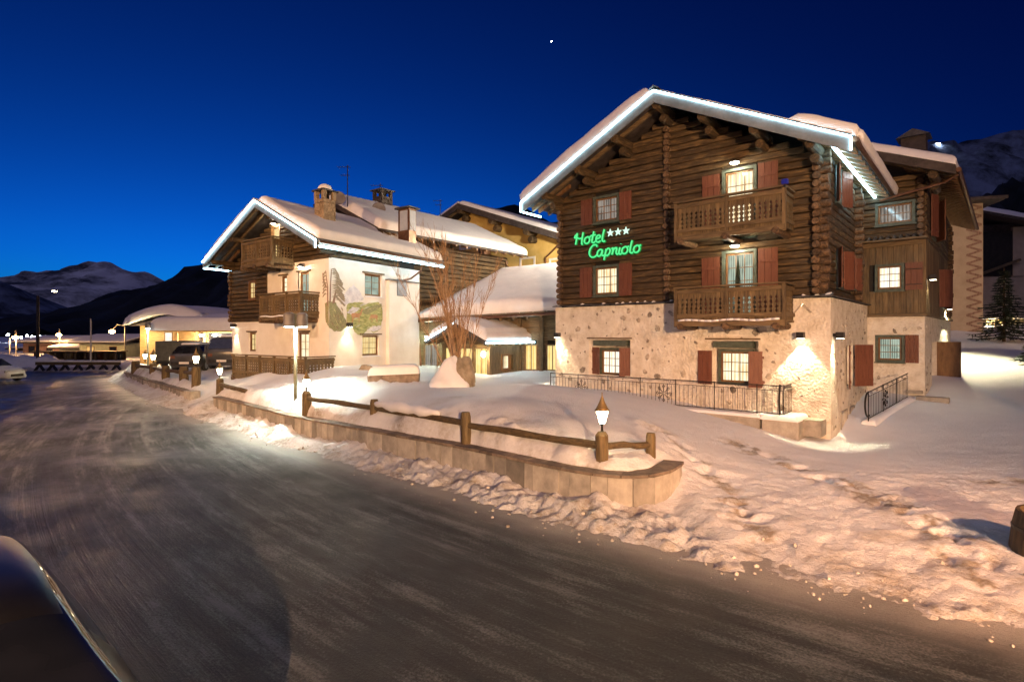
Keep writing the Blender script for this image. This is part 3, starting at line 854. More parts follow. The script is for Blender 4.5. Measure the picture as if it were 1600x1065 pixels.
def window(parent, wf, u0, u1, z0, z1, d=0, nx=2, nz=3, pane='pane_warm', frame='window_wood', trim='green_trim', tw=.09, sill=True, recess=.10, name='window', tz=None):
    """frame mesh with separate panes, glazing bars, casing and sill as sub-parts"""
    fw = .055
    mb = MB(wf)
    d0, d1 = d-recess, d-recess+.07
    for a, b, c, e in ((u0, u0+fw, z0, z1), (u1-fw, u1, z0, z1), (u0+fw, u1-fw, z0, z0+fw), (u0+fw, u1-fw, z1-fw, z1)):
        mb.box(a, b, d0, d1, c, e)
    w = mb.build(name, frame, parent)
    if trim:
        mb = MB(wf)
        o = .004
        for a, b, c, e in ((u0-tw, u0-o, z0-tw*.8, z1+tw), (u1+o, u1+tw, z0-tw*.8, z1+tw), (u0-o, u1+o, z1+o, z1+tw-.003), (u0-o, u1+o, z0-tw*.8+.003, z0-o)):
            mb.box(a, b, d-.12, d+.035, c, e)
        mb.build('casing', trim, w)
    a0, a1, c0, c1 = u0+fw, u1-fw, z0+fw, z1-fw
    bw = .022
    pw, ph = (a1-a0-bw*(nx-1))/nx, (c1-c0-bw*(nz-1))/nz
    for i in range(nx):
        for j in range(nz):
            a, c = a0+i*(pw+bw), c0+j*(ph+bw)
            MB(wf).box(a, a+pw, d0+.015, d0+.027, c, c+ph).build('pane', pane, w)
    mb = MB(wf)
    for i in range(1, nx): mb.box(a0+i*(pw+bw)-bw, a0+i*(pw+bw), d0+.008, d0+.05, c0, c1)
    for j in range(1, nz):
        z = c0+j*(ph+bw)-bw
        for i in range(nx): mb.box(a0+i*(pw+bw), a0+i*(pw+bw)+pw, d0+.009, d0+.048, z, z+bw)
    if nx*nz > 1: mb.build('glazing_bar', frame, w)
    if sill:
        MB(wf).box(u0-tw-.03, u1+tw+.03, d-.1, d+.09, z0-tw*.8-.045, z0-tw*.8-.004).build('sill', trim or frame, w)
    return w

def shutter(parent, wf, u0, u1, z0, z1, d=.05, mat='shutter', open_ang=0, hinge='L'):
    """three planks and two ledges"""
    mb = MB(wf)
    n = 3
    w = (u1-u0)/n
    ca, sa = math.cos(open_ang), math.sin(open_ang)
    hu = u0 if hinge == 'L' else u1
    def pt(u, dd, z):
        x = u - hu
        s = 1 if hinge == 'L' else -1
        return (hu + x*ca - s*dd*sa*0, d + dd + abs(x)*sa, z)
    def bx(a, b, p, q, c, e):
        vs = [pt(a,p,c), pt(b,p,c), pt(b,q,c), pt(a,q,c), pt(a,p,e), pt(b,p,e), pt(b,q,e), pt(a,q,e)]
        mb.add(vs, [(0,3,2,1),(4,5,6,7),(0,1,5,4),(1,2,6,5),(2,3,7,6),(3,0,4,7)])
    for i in range(n):
        bx(u0+i*w+.004, u0+(i+1)*w-.004, 0, .03, z0, z1)
    for z in (z0 + (z1-z0)*.13, z0 + (z1-z0)*.80):
        bx(u0+.02, u1-.02, .03, .05, z, z+.08)
    return mb.build('shutter', mat, parent)

def slat_mesh(wf, u, d, z0, h, w=.125, t=.025, cut=.040):
    prof = [(0, .5), (.22, .5), (.27, .5-cut/w), (.33, .5), (.38, .5-cut/w*1.2), (.47, .5), (.52, .5-cut/w*1.2), (.61, .5), (.66, .5-cut/w), (.72, .5), (1, .5)]
    left = [(u - w*b, z0 + h*a) for a, b in prof]
    right = [(u + w*b, z0 + h*a) for a, b in reversed(prof)]
    mb = MB(wf)
    mb.poly([(p, d, z) for p, z in left + right], (0, t, 0))
    return mb

def balcony(parent, wf, u0, u1, dep, z0, h=1.08, posts=2, snow=True, joists=3, mat_u='wood_x', ret='both', sw=.145):
    """deck with joist ends; posts, rails and cut-out boards are sub-parts"""
    mb = MB(wf)
    nb = 6
    for i in range(nb):
        a = dep*i/nb
        mb.box(u0, u1, a+.004, a+dep/nb-.004, z0, z0+.05)
    mb.box(u0-.03, u1+.03, dep, dep+.05, z0-.10, z0+.06)
    B = mb.build('balcony', mat_u, parent)
    for i in range(joists):
        u = u0 + .18 + (u1-u0-.36)*i/(joists-1)
        m2 = MB(wf); m2.tube([(u, -.1, z0-.11), (u, dep+.12, z0-.11), (u, dep+.14, z0-.11)], [.10, .10, .085], 9, jit=.05)
        m2.build('joist', 'log_end', B, smooth=False)
    us = [u0 + (u1-u0)*i/posts for i in range(posts+1)]
    for u in us:
        MB(wf).box(u-.05, u+.05, dep-.09, dep+.012, z0-.12, z0+h+.02).build('post', 'wood_z', B)
    MB(wf).box(u0-.06, u1+.06, dep-.11, dep+.05, z0+h+.024, z0+h+.075).build('rail', mat_u, B)
    for zz in (z0+.16, z0+h-.14):
        for a, b in zip(us[:-1], us[1:]):
            MB(wf).box(a+.053, b-.053, dep-.02, dep+.008, zz, zz+.10).build('rail', mat_u, B)
    for a, b in zip(us[:-1], us[1:]):
        n = max(2, int((b-a-.1)/sw))
        for i in range(n):
            u = a + .05 + (b-a-.1)*(i+.5)/n
            slat_mesh(wf, u, dep-.062, z0+.06, h-.07, (b-a-.1)/n*.985).build('slat', 'wood_z', B)
    for u, do in ((u0, ret in ('both', 'L')), (u1, ret in ('both', 'R'))):
        if not do: continue
        wr = lambda a, dd, z, _u=u: wf(_u + (dd if _u == u1 else -dd), a, z)
        MB(wr).box(-.02, dep-.13, -.05, .06, z0+h+.024, z0+h+.074).build('rail', mat_u, B)
        for zz in (z0+.16, z0+h-.14):
            MB(wr).box(0, dep-.11, -.01, .022, zz, zz+.10).build('rail', mat_u, B)
        n = max(2, int((dep-.12)/sw))
        for i in range(n):
            a = (dep-.12)*(i+.5)/n
            slat_mesh(wr, a, -.05, z0+.06, h-.07, (dep-.12)/n*.985).build('slat', 'wood_z', B)
    if snow:
        mb = MB(wf)
        n = 14
        for i in range(n):
            a, b = u0+.1+(u1-u0-.2)*i/n, u0+.1+(u1-u0-.2)*(i+1)/n
            mb.tube([(a, dep+.03, z0+.075+.02*math.sin(i)), (b, dep+.03, z0+.075+.02*math.sin(i+1))], .035, 6)
        mb.build('snow', 'roof_snow', B, smooth=True)
    return B

def snow_slab(parent, P, thick, n=30, m=40, edge=.3, name='roof_snow', xf=None, lump=.06, seed=0, mat='roof_snow', over=0):
    """P(s,t)->roof point (0..1); thick(s,t) metres; rounded closed snow blanket"""
    p00, p10, p01 = Vector(P(0,0)), Vector(P(1,0)), Vector(P(0,1))
    ls, lt = (p10-p00).length, (p01-p00).length
    nrm = (p10-p00).cross(p01-p00).normalized()
    if nrm.z < 0: nrm = -nrm
    def para(k):
        # denser near the edges
        x = np.linspace(0, 1, k+1)
        return .5 - .5*np.cos(np.pi*x)*1.0 if False else x + .0
    S = np.unique(np.concatenate([np.linspace(0, 1, n+1), np.array([.2, .45, .7])*edge/ls, 1-np.array([.2, .45, .7])*edge/ls]))
    T = np.unique(np.concatenate([np.linspace(0, 1, m+1), np.array([.2, .45, .7])*edge/lt, 1-np.array([.2, .45, .7])*edge/lt]))
    V, Fc = [], []
    a, b = len(S), len(T)
    SS, TT = np.meshgrid(S, T, indexing='ij')
    NZ = fbm(SS*ls*.7, TT*lt*.7, 4, seed)
    for i, s in enumerate(S):
        for j, t in enumerate(T):
            e = min(s*ls, (1-s)*ls, t*lt, (1-t)*lt)/edge
            pr = math.sqrt(max(0, 1-(1-min(1, e))**2))
            th = max(.0, thick(s, t) + lump*2*float(NZ[i, j]))*pr + .004
            V.append(Vector(P(s, t)) + nrm*th)
    for i in range(a-1):
        for j in range(b-1):
            Fc.append((i*b+j, (i+1)*b+j, (i+1)*b+j+1, i*b+j+1))
    o0 = len(V)
    for s in S:
        for t in T: V.append(Vector(P(s, t)) - nrm*.01)
    for i in range(a-1):
        for j in range(b-1):
            Fc.append((o0+i*b+j, o0+i*b+j+1, o0+(i+1)*b+j+1, o0+(i+1)*b+j))
    for j in range(b-1):
        Fc.append((j, j+1, o0+j+1, o0+j)); k = (a-1)*b
        Fc.append((k+j+1, k+j, o0+k+j, o0+k+j+1))
    for i in range(a-1):
        Fc.append(((i+1)*b, i*b, o0+i*b, o0+(i+1)*b))
        Fc.append((i*b+b-1, (i+1)*b+b-1, o0+(i+1)*b+b-1, o0+i*b+b-1))
    mb = MB(xf); mb.add(V, Fc)
    return mb.build(name, mat, parent, smooth=True)

def gable_roof(parent, xr, hl, hr, y0, y1, zr, sl, fas=.40, xf=None, purl=(), purl_in=.3, fascia='zinc', raf=.62, soff='log_x', sr=None, eave_raf=True, pr=.15):
    """two boarded slopes with bargeboards, purlin ends and rafters; zr is the top edge of the bargeboard at the ridge"""
    sr = sr or sl
    def z(x): return zr - (sl*(xr-x) if x < xr else sr*(x-xr))
    t = .09
    mb = MB(xf)
    for xa, xb in ((xr-hl, xr), (xr, xr+hr)):
        a, b = z(xa), z(xb)
        vs = [(xa,y0,a-t-.03),(xb,y0,b-t-.03),(xb,y1,b-t-.03),(xa,y1,a-t-.03),(xa,y0,a-.03),(xb,y0,b-.03),(xb,y1,b-.03),(xa,y1,a-.03)]
        mb.add(vs, [(0,3,2,1),(4,5,6,7),(0,1,5,4),(1,2,6,5),(2,3,7,6),(3,0,4,7)])
    Rf = mb.build('roof', 'dark_roof', parent)
    for xa, xb in ((xr-hl, xr-.002), (xr+.002, xr+hr)):
        a, b = z(xa), z(xb)
        MB(xf).add([(xa,y0-.04,a-fas),(xb,y0-.04,b-fas),(xb,y0-.003,b-fas),(xa,y0-.003,a-fas),(xa,y0-.04,a),(xb,y0-.04,b),(xb,y0-.003,b),(xa,y0-.003,a)],
               [(0,3,2,1),(4,5,6,7),(0,1,5,4),(1,2,6,5),(2,3,7,6),(3,0,4,7)]).build('bargeboard', fascia, Rf)
        # front verge rafters under the boarding
        for yy in (y0+.12, y0+.62):
            o_ = t+.035
            MB(xf).add([(xa,yy,a-o_-.14),(xb,yy,b-o_-.14),(xb,yy+.11,b-o_-.14),(xa,yy+.11,a-o_-.14),(xa,yy,a-o_),(xb,yy,b-o_),(xb,yy+.11,b-o_),(xa,yy+.11,a-o_)],
               [(0,3,2,1),(4,5,6,7),(0,1,5,4),(1,2,6,5),(2,3,7,6),(3,0,4,7)]).build('rafter', 'wood_x', Rf)
    for x in purl:
        zz = z(x) - t - .035 - .15 - pr
        m2 = MB(xf); m2.tube([(x, y0+.08, zz), (x, y0+.12, zz), (x, y0+.5, zz), (x, y0+.95, zz+.0), (x, purl_in, zz)], [pr*.86, pr, pr*.97, pr*1.03, pr], 12, jit=.04)
        m2.build('purlin', 'log_y', Rf)
        m2 = MB(xf); m2.tube([(x, y0+.62, zz-pr*1.9), (x, y0+.66, zz-pr*1.9), (x, purl_in, zz-pr*1.9)], [pr*.8, pr*.92, pr*.95], 10, jit=.05)
        m2.build('bracket', 'log_y', Rf)
    if eave_raf:
        y = y0 + 1.0
        while y < y1 - .2:
            for s, hw in ((-1, hl), (1, hr)):
                xa, xb = xr + s*(hw-.02), xr + s*(hw-1.5)
                a, b = z(xa) - t - .035, z(xb) - t - .035
                MB(xf).add([(xa,y,a-.13),(xb,y,b-.13),(xb,y+.12,b-.13),(xa,y+.12,a-.13),(xa,y,a),(xb,y,b),(xb,y+.12,b),(xa,y+.12,a)],
                    [(0,3,2,1),(4,5,6,7),(0,1,5,4),(1,2,6,5),(2,3,7,6),(3,0,4,7)]).build('rafter', 'window_wood', Rf)
            y += raf
    return Rf, z

def wall_lamp(wpos, nrm, label, down=60, up=14, dsize=78, usize=9, group='cube wall lamps', col=(1, .86, .52), s=.10, lean=.10):
    """black cube shining up and down; nrm: outward direction"""
    n = Vector(nrm).normalized()
    rz = math.atan2(n.y, n.x) + math.pi/2          # local -y is outward
    t = thing('wall_lamp', label, 'wall lamp', wpos, rz, group)
    g = .19
    MB().box(-s, s, -g-s, -g+s, -s, s-.02).build('housing', 'black_metal', t, bevel=.008)
    MB().box(-.035, .035, -g+s+.002, .02, -.04, .04).build('bracket', 'black_metal', t)
    MB().box(-s+.015, s-.015, -g-s+.015, -g+s-.015, -s-.008, -s-.002).build('lens', 'lamp_lens', t)
    light('down_light', 'SPOT', t, (0, -g, -s-.02), down, col, spot_size=RAD(dsize), spot_blend=.28, shadow_soft_size=.015, aim=(0, lean, -1))
    light('up_light', 'SPOT', t, (0, -g+.02, s+.02), up, col, spot_size=RAD(usize), spot_blend=.35, shadow_soft_size=.01, aim=(0, .14, 1))
    return t
# ------------------------------------------------------------------ the log-and-stone chalet on the right
MC = Vector((8.89, 15.48, 0))
MRZ = math.atan2(-.650, .760)
chalet = thing('log_chalet', 'large dark log chalet on rough stone ground floor with light-edged gable', 'house', MC, MRZ)
mf = lambda u, d, z: (u, -d, z)
ms = lambda u, d, z: (d, u, z)
msl = lambda u, d, z: (d - .2, u, z)
gh_l = (-7.94, -6.22, 1.52, 2.80)
gh_r = (-3.48, -1.92, 1.42, 2.80)
rough_wall(chalet, 'stone_wall', mf, -9.46, 0, -.4, 3.3, [gh_l, gh_r], 'rough_plaster', seed=0, thick=.6, step=.075, amp=.042)
rough_wall(chalet, 'stone_wall', mf, -9.46, -4.55, 3.3, 4.03, [], 'rough_plaster', seed=0)
rough_wall(chalet, 'stone_wall', mf, -1.22, 0, 3.3, 4.03, [], 'rough_plaster', seed=0)
sw_hole = (2.35, 3.35, 1.35, 2.65)
rough_wall(chalet, 'stone_wall', ms, 0, 6.3, -.4, 4.03, [sw_hole], 'rough_plaster', seed=4, thick=.6, step=.09, amp=.042)
rough_wall(chalet, 'stone_wall', lambda u, d, z: (-9.46-d, u, z), 0, 8, -.4, 4.03, [], 'rough_plaster', seed=6, step=.4)
embedded_stones(chalet, mf, -9.3, -4.5, .5, 3.9, [gh_l, gh_r], 62, seed=3)
embedded_stones(chalet, mf, -4.5, -.2, .4, 3.2, [gh_l, gh_r, (-1.25, -.1, 1.9, 3.3)], 40, seed=5)
embedded_stones(chalet, ms, .15, 6.2, .3, 3.9, [sw_hole], 95, .045, .09, seed=9)
# slate ledge on top of the masonry
for a, b in ((-9.5, -4.6), (-1.2, .05)):
    u = a
    while u < b - .02:
        w = min(random.uniform(.22, .42), b-u)
        dz = random.uniform(0, .025)
        MB(mf).add([(u, -.25, 4.12+dz), (u+w-.008, -.25, 4.12+dz), (u+w-.008, .13+dz*2, 4.035+dz), (u, .13+dz*2, 4.035+dz),
                    (u, -.25, 4.15+dz), (u+w-.008, -.25, 4.15+dz), (u+w-.008, .13+dz*2, 4.065+dz), (u, .13+dz*2, 4.065+dz)],
                   [(0,3,2,1),(4,5,6,7),(0,1,5,4),(1,2,6,5),(2,3,7,6),(3,0,4,7)]).build('ledge_slate', 'slate', chalet)
        if random.random() < .55:
            mb = MB(mf); p = u + w*random.uniform(.2, .5)
            mb.tube([(p, .07, 4.09+dz), (p+.06, .0, 4.12+dz), (p+.12, -.07, 4.15+dz)], [.02, .035, .02], 6); mb.build('snow', 'roof_snow', chalet, smooth=True)
        u += w
u = 0
while u < 6.2:
    w = random.uniform(.25, .45)
    MB(ms).add([(u, -.3, 4.13), (u+w-.008, -.3, 4.13), (u+w-.008, .12, 4.045), (u, .12, 4.045), (u, -.3, 4.16), (u+w-.008, -.3, 4.16), (u+w-.008, .12, 4.075), (u, .12, 4.075)],
               [(0,3,2,1),(4,5,6,7),(0,1,5,4),(1,2,6,5),(2,3,7,6),(3,0,4,7)]).build('ledge_slate', 'slate', chalet)
    u += w

ZR, SL, XR = 10.77, .50, -4.73
under = lambda us: ZR - .34 - SL*np.abs(us - XR)
door_u = (-2.90, -2.04, 6.0, 8.02)
door_l = (-2.90, -2.04, 3.4, 5.50)
win_u = (-7.62, -6.72, 7.12, 7.95)
win_l = (-7.62, -6.72, 4.46, 5.42)
H_front = [(door_u[0]-.1, door_u[1]+.1, 5.8, door_u[3]+.1), (door_l[0]-.1, door_l[1]+.1, 3.3, door_l[3]+.1),
           (win_u[0]-.09, win_u[1]+.09, win_u[2]-.08, win_u[3]+.09), (win_l[0]-.09, win_l[1]+.09, win_l[2]-.08, win_l[3]+.09)]
log_wall(chalet, mf, -9.28, -.22, 4.12, 10.6, H_front, .215, under, .045, 'log_x', joints=(-4.8,))
log_wall(chalet, mf, -4.55, -1.25, 3.34, 4.12, H_front, .26, None, .07, 'log_x')
log_ends(chalet, mf, -4.8, 4.12, 10.2, .215, .20)
log_ends(chalet, mf, -.33, 4.12, 8.15, .215, .24)
log_ends(chalet, mf, -9.17, 4.12, 8.05, .215, .2)
# dark boarding behind the logs so that no light leaks through the seams
def solid_back():
    mb = MB()
    mb.poly([(-9.25, .13, 3.3), (-.25, .13, 3.3), (-.25, .13, 8.0), (XR, .13, ZR-.3), (-9.25, .13, 8.0)], (0, 8.6, 0))
    mb.build('inner_wall', 'dark_opening', chalet)
solid_back()
# side wall
s1 = (1.5, 2.15, 7.05, 8.0); s2 = (1.7, 2.4, 4.5, 5.5); s3 = (4.0, 4.5, 4.6, 5.5)
H_side = [(a-.08, b+.08, c-.08, d+.08) for a, b, c, d in (s1, s2, s3)]
log_wall(chalet, msl, .12, 6.4, 4.14, 8.15, H_side, .215, None, .045, 'log_y', joints=(4.9,))
log_ends(chalet, msl, 0.02, 4.24, 8.2, .232, .16)
log_ends(chalet, msl, 4.9, 4.14, 8.1, .232, .26)
for hl in (s1, s2, s3):
    window(chalet, msl, *hl, .04, 1, 3, 'pane_warm' if hl is s3 else 'pane_dim')
for a, b, c, d, an, hg in ((.98, 1.42, 6.95, 8.05, .35, 'R'), (2.23, 2.66, 6.95, 8.05, .5, 'L'), (1.2, 1.62, 4.4, 5.6, .4, 'R'), (2.48, 2.9, 4.4, 5.6, .5, 'L'), (3.6, 3.92, 4.5, 5.6, .4, 'R'), (4.58, 4.86, 4.5, 5.6, .5, 'L')):
    shutter(chalet, msl, a, b, c, d, .09, open_ang=an, hinge=hg)
window(chalet, ms, 2.5, 3.2, 1.45, 2.55, -.2, 2, 3, 'pane_dim')
shutter(chalet, ms, 2.02, 2.40, 1.32, 2.66, .05, open_ang=.2, hinge='R'); shutter(chalet, ms, 3.33, 3.95, 1.32, 2.66, .06, open_ang=.75, hinge='L')
# front windows
window(chalet, mf, *win_u, .05, 3, 3, 'pane_dim', recess=.12)
window(chalet, mf, *win_l, .05, 3, 3, 'pane_bright', recess=.12)
shutter(chalet, mf, -8.22, -7.73, 7.04, 7.98, .09, hinge='L'); shutter(chalet, mf, -6.60, -6.12, 7.04, 8.02, .09, hinge='R')
shutter(chalet, mf, -8.27, -7.73, 4.36, 5.46, .09, hinge='L'); shutter(chalet, mf, -6.61, -6.10, 4.36, 5.50, .09, hinge='R')
window(chalet, mf, -7.5, -6.68, 1.55, 2.42, -.24, 3, 3, 'pane_white', trim='green_trim', recess=.06)
window(chalet, mf, -3.12, -2.24, 1.50, 2.45, -.24, 3, 3, 'pane_bright', trim='green_trim', recess=.06)
for a, b, c in ((-7.94, -6.22, 2.83), (-3.48, -1.92, 2.83)):
    MB(mf).box(a-.06, b+.06, -.3, .05, c, c+.05).build('lintel', 'wood_x', chalet)
    MB(mf).box(a+.18, b-.18, -.29, -.02, c-.24, c-.06).build('lintel', 'green_trim', chalet)
shutter(chalet, mf, -7.9, -7.45, 1.53, 2.52, -.17, open_ang=.38, hinge='L'); shutter(chalet, mf, -6.66, -6.2, 1.50, 2.52, -.13, open_ang=.42, hinge='R')
shutter(chalet, mf, -3.76, -3.28, 1.42, 2.48, .05, open_ang=.12, hinge='L'); shutter(chalet, mf, -2.2, -1.72, 1.38, 2.48, -.05, open_ang=.3, hinge='R')
# balcony doors
window(chalet, mf, *door_u, .05, 3, 5, 'pane_bright', name='balcony_door', sill=False, recess=.14)
window(chalet, mf, *door_l, .05, 3, 5, 'pane_curtain', name='balcony_door', sill=False, recess=.14)
shutter(chalet, mf, -3.60, -3.04, 6.1, 8.02, .1, hinge='L'); shutter(chalet, mf, -1.90, -1.34, 6.1, 8.10, .1, hinge='R')
shutter(chalet, mf, -3.62, -3.04, 3.5, 5.42, .1, hinge='L'); shutter(chalet, mf, -1.90, -1.34, 3.5, 5.55, .1, hinge='R')
balcony(chalet, mf, -4.05, -.93, 1.1, 5.97, 1.06, 2, snow=False)
balcony(chalet, mf, -4.05, -.93, 1.1, 3.34, 1.04, 2)
# small spruce silhouette on the lower balcony's window
tr = thing('small_christmas_tree', 'small dark Christmas tree behind lower balcony rail', 'tree', MC, MRZ)
mb = MB()
for k in range(60):
    z = 3.6 + 1.75*k/60; r = .22*(1-k/60)+.01
    for q in range(5):
        a = k*2.4 + q*1.26
        mb.tube([(-2.43, -.28, z+.05), (-2.43+r*math.cos(a), -.28+r*math.sin(a), z-.05)], [.014, .004], 3, cap=False)
mb.build('crown', 'needle', tr); MB().tube([(-2.43,-.28,3.4),(-2.43,-.28,5.38)], [.03,.008], 6).build('trunk', 'log_end', tr)
# lamps over the balcony doors
for z, w in ((8.2, 'upper'), (5.68, 'lower')):
    t = thing('porch_lamp', 'round white porch lamp above the %s balcony door' % w, 'lamp', MC, MRZ, 'porch lamps over balcony doors')
    mb = MB(); mb.lathe([(.13, .0), (.15, .02), (.15, .05), (.06, .08)], (-2.5, -.36, z), 16); mb.build('housing', 'black_metal', t)
    mb = MB(); mb.lathe([(.02, -.05), (.10, -.035), (.13, -.005)], (-2.5, -.36, z), 16); mb.build('globe', 'lamp_white', t)
    MB().box(-2.53, -2.47, -.3, -.03, z+.05, z+.08).build('arm', 'black_metal', t)
    light('bulb', 'POINT', t, (-2.5, -.42, z-.12), 22, (1, .86, .6), shadow_soft_size=.06)

# roof
Rf, zf = gable_roof(chalet, XR, 5.45, 5.42, -1.2, 9.2, ZR, SL, .42, purl=[XR, XR-1.5, XR-3.0, XR-4.45, XR+1.5, XR+3.0, XR+4.45], raf=.62)
# roof slates showing at verge and eaves
for side, hw in ((-1, 5.45), (1, 5.42)):
    k = 0
    while k*.42 < hw:
        xa, xb = XR + side*k*.42, XR + side*min(hw, (k+1)*.42+.03)
        MB().add([(xa,-1.22,zf(xa)+.004),(xb,-1.22,zf(xb)+.024),(xb,-.5,zf(xb)+.024),(xa,-.5,zf(xa)+.004),(xa,-1.22,zf(xa)+.024),(xb,-1.22,zf(xb)+.044),(xb,-.5,zf(xb)+.044),(xa,-.5,zf(xa)+.024)],
             [(0,3,2,1),(4,5,6,7),(0,1,5,4),(1,2,6,5),(2,3,7,6),(3,0,4,7)]).build('roof_slate', 'slate', Rf)
        k += 1
for side in (-1, 1):
    a = XR + side*.16
    MB().add([(XR,-1.28,ZR+.10),(a,-1.28,ZR+.0),(a,9.2,ZR+.0),(XR,9.2,ZR+.10),(XR,-1.28,ZR+.13),(a,-1.28,ZR+.03),(a,9.2,ZR+.03),(XR,9.2,ZR+.13)],
         [(0,3,2,1),(4,5,6,7),(0,1,5,4),(1,2,6,5),(2,3,7,6),(3,0,4,7)]).build('ridge_cap', 'slate', Rf)
def PL(s, t):
    x = XR - .12 - (5.42-.0)*s
    return (x, -1.24 + 10.4*t, zf(x) + .03)
snow_slab(Rf, PL, lambda s, t: .50 + .10*math.sin(s*3.1) - .12*max(0, .12-s)*8, 40, 50, .42, seed=3, lump=.09)
def PR(s, t):
    x = XR + .16 + (5.36)*s
    zz = zf(x) + .03
    return (x, -1.2 + 10.4*t, zz)
def thr(s, t):
    if t < .10 and s < .72: return .05
    return .10 + .22*min(1, max(0, (s-.55)*4)) + (.1 if s < .5 else 0)*min(1, t*4)
snow_slab(Rf, PR, thr, 40, 50, .25, seed=8, lump=.05)
# snow tongue sliding over the right eaves
ex = XR + 5.42
def tongue():
    V, Fc, n, k = [], [], 44, 9
    for i in range(n+1):
        y = -1.05 + 10.2*i/n
        w = float(fbm(np.array([y*.8]), np.array([1.]), 3, 5)[0])
        g = 1.0 + .9*sstep(6.0, 9.3, y) + .5*w
        sec = [(-.35, .16), (-.12, .33), (.05, .34), (.18*g, .24), (.24*g, .08), (.22*g, -.10*g), (.16*g, -.16*g), (.05, -.02), (-.3, .10)]
        e = min(1, (y+1.06)/.3, (9.16-y)/.3)
        for a, b in sec:
            V.append((ex + a, y, zf(ex) + b*max(.15, e) + .02))
    for i in range(n):
        for j in range(k):
            a, b = i*k+j, i*k+(j+1) % k
            Fc.append((a, b, b+k, a+k))
    Fc += [tuple(range(k)), tuple(n*k+j for j in range(k-1, -1, -1))]
    MB().add(V, Fc).build('roof_snow', 'roof_snow', Rf, smooth=True)
tongue()
# gutter and downpipe
mb = MB(); mb.tube([(ex+.08, -1.15, zf(ex)-.10), (ex+.08, 9.15, zf(ex)-.10)], .075, 10); mb.build('gutter', 'copper', Rf)
mb = MB(); mb.tube([(ex+.08, 8.9, zf(ex)-.15), (ex+.02, 8.9, zf(ex)-.9), (ex-.15, 8.9, zf(ex)-1.2), (ex-.2, 8.9, zf(ex)-1.25)], .05, 8); mb.build('downpipe', 'copper', Rf)
# light strips
def strip(name, label, pts, loc, rz, r=.03, group='white light strips on roof edges'):
    mb = MB()
    for q in pts: mb.tube(q, r, 6)
    o = mb.build(name, 'led', None)
    o.location = loc; o.rotation_euler = (0, 0, rz)
    return tag(o, label, 'light strip', group)
e0 = XR - 5.45
strip('light_strip', 'white light strip along gable edge of the large log chalet', [[(e0, -1.27, zf(e0)-.05), (XR, -1.27, ZR-.05)], [(XR, -1.27, ZR-.05), (ex, -1.27, zf(ex)-.05)], [(ex, -1.27, zf(ex)-.05), (ex, -1.27, zf(ex)-.40)], [(e0, -1.27, zf(e0)-.05), (e0, -1.27, zf(e0)-.40)]], MC, MRZ, .026)
strip('light_strip', 'white light strip under right-hand eaves of the large log chalet', [[(ex-.46, -1.15, zf(ex)-.10), (ex-.46, 9.0, zf(ex)-.10)]], MC, MRZ, .05)
strip('light_strip', 'white light strip under left eaves of the large log chalet', [[(e0+.06, -1.2, zf(e0)-.40), (e0+.06, -.1, zf(e0)-.40)]], MC, MRZ, .034)
# projector on upper balcony rail
t = thing('floodlight', 'small blue floodlight on the upper balcony corner post', 'floodlight', MC, MRZ)
MB().box(-.96, -.80, -1.24, -1.12, 7.10, 7.23).build('housing', 'blue_lamp', t, bevel=.01)
MB().box(-.9, -.86, -1.2, -1.16, 7.02, 7.105).build('bracket', 'black_metal', t)

# neon sign: hand-written strokes
GL = {
 'H': [[(.12,1.0),(.10,.6),(.02,.02)], [(.58,1.0),(.52,.5),(.50,.04),(.58,.0)], [(-.08,.60),(.1,.62),(.3,.5),(.54,.52)], [(-.08,.6),(-.02,.78),(.12,.9)]],
 'o': [[(.26,.56),(.08,.46),(.02,.2),(.14,.02),(.32,.06),(.42,.28),(.36,.5),(.26,.56),(.4,.52),(.5,.56)]],
 't': [[(.22,.95),(.14,.5),(.10,.12),(.2,.0),(.34,.1)], [(.0,.62),(.36,.64)]],
 'e': [[(.04,.28),(.3,.36),(.34,.5),(.2,.58),(.06,.42),(.04,.16),(.18,.0),(.38,.1)]],
 'l': [[(.2,1.0),(.12,.6),(.08,.15),(.18,.0),(.28,.06)]],
 'C': [[(.58,.82),(.52,.98),(.3,.98),(.08,.7),(.02,.32),(.16,.04),(.4,.0),(.6,.16)]],
 'a': [[(.38,.5),(.22,.56),(.06,.42),(.02,.18),(.12,.02),(.28,.12),(.4,.5),(.36,.14),(.46,.02),(.54,.08)]],
 'p': [[(.14,.56),(.08,.1),(.0,-.34)], [(.12,.4),(.28,.58),(.42,.46),(.38,.16),(.22,.0),(.1,.1)]],
 'r': [[(.04,.5),(.14,.54),(.08,.02)], [(.1,.2),(.24,.52),(.4,.52),(.36,.2),(.42,.02),(.5,.06)]],
 'i': [[(.12,.56),(.06,.14),(.14,.0),(.24,.06)], [(.17,.80),(.18,.84)]],
}
ADV = {'H': .68, 'o': .50, 't': .36, 'e': .42, 'l': .30, 'C': .60, 'a': .52, 'p': .50, 'r': .50, 'i': .24}
def smooth(pts, n=5):
    if len(pts) < 3: return pts
    P = [pts[0]] + list(pts) + [pts[-1]]
    out = []
    for i in range(1, len(P)-2):
        for k in range(n):
            t = k/n
            a = [.5*(2*P[i][c] + (P[i+1][c]-P[i-1][c])*t + (2*P[i-1][c]-5*P[i][c]+4*P[i+1][c]-P[i+2][c])*t*t + (3*P[i][c]-P[i-1][c]-3*P[i+1][c]+P[i+2][c])*t**3) for c in (0, 1)]
            out.append(tuple(a))
    return out + [pts[-1]]
sign = thing('neon_sign', 'green neon hotel name with three stars on the dark log wall', 'sign', MC, MRZ)
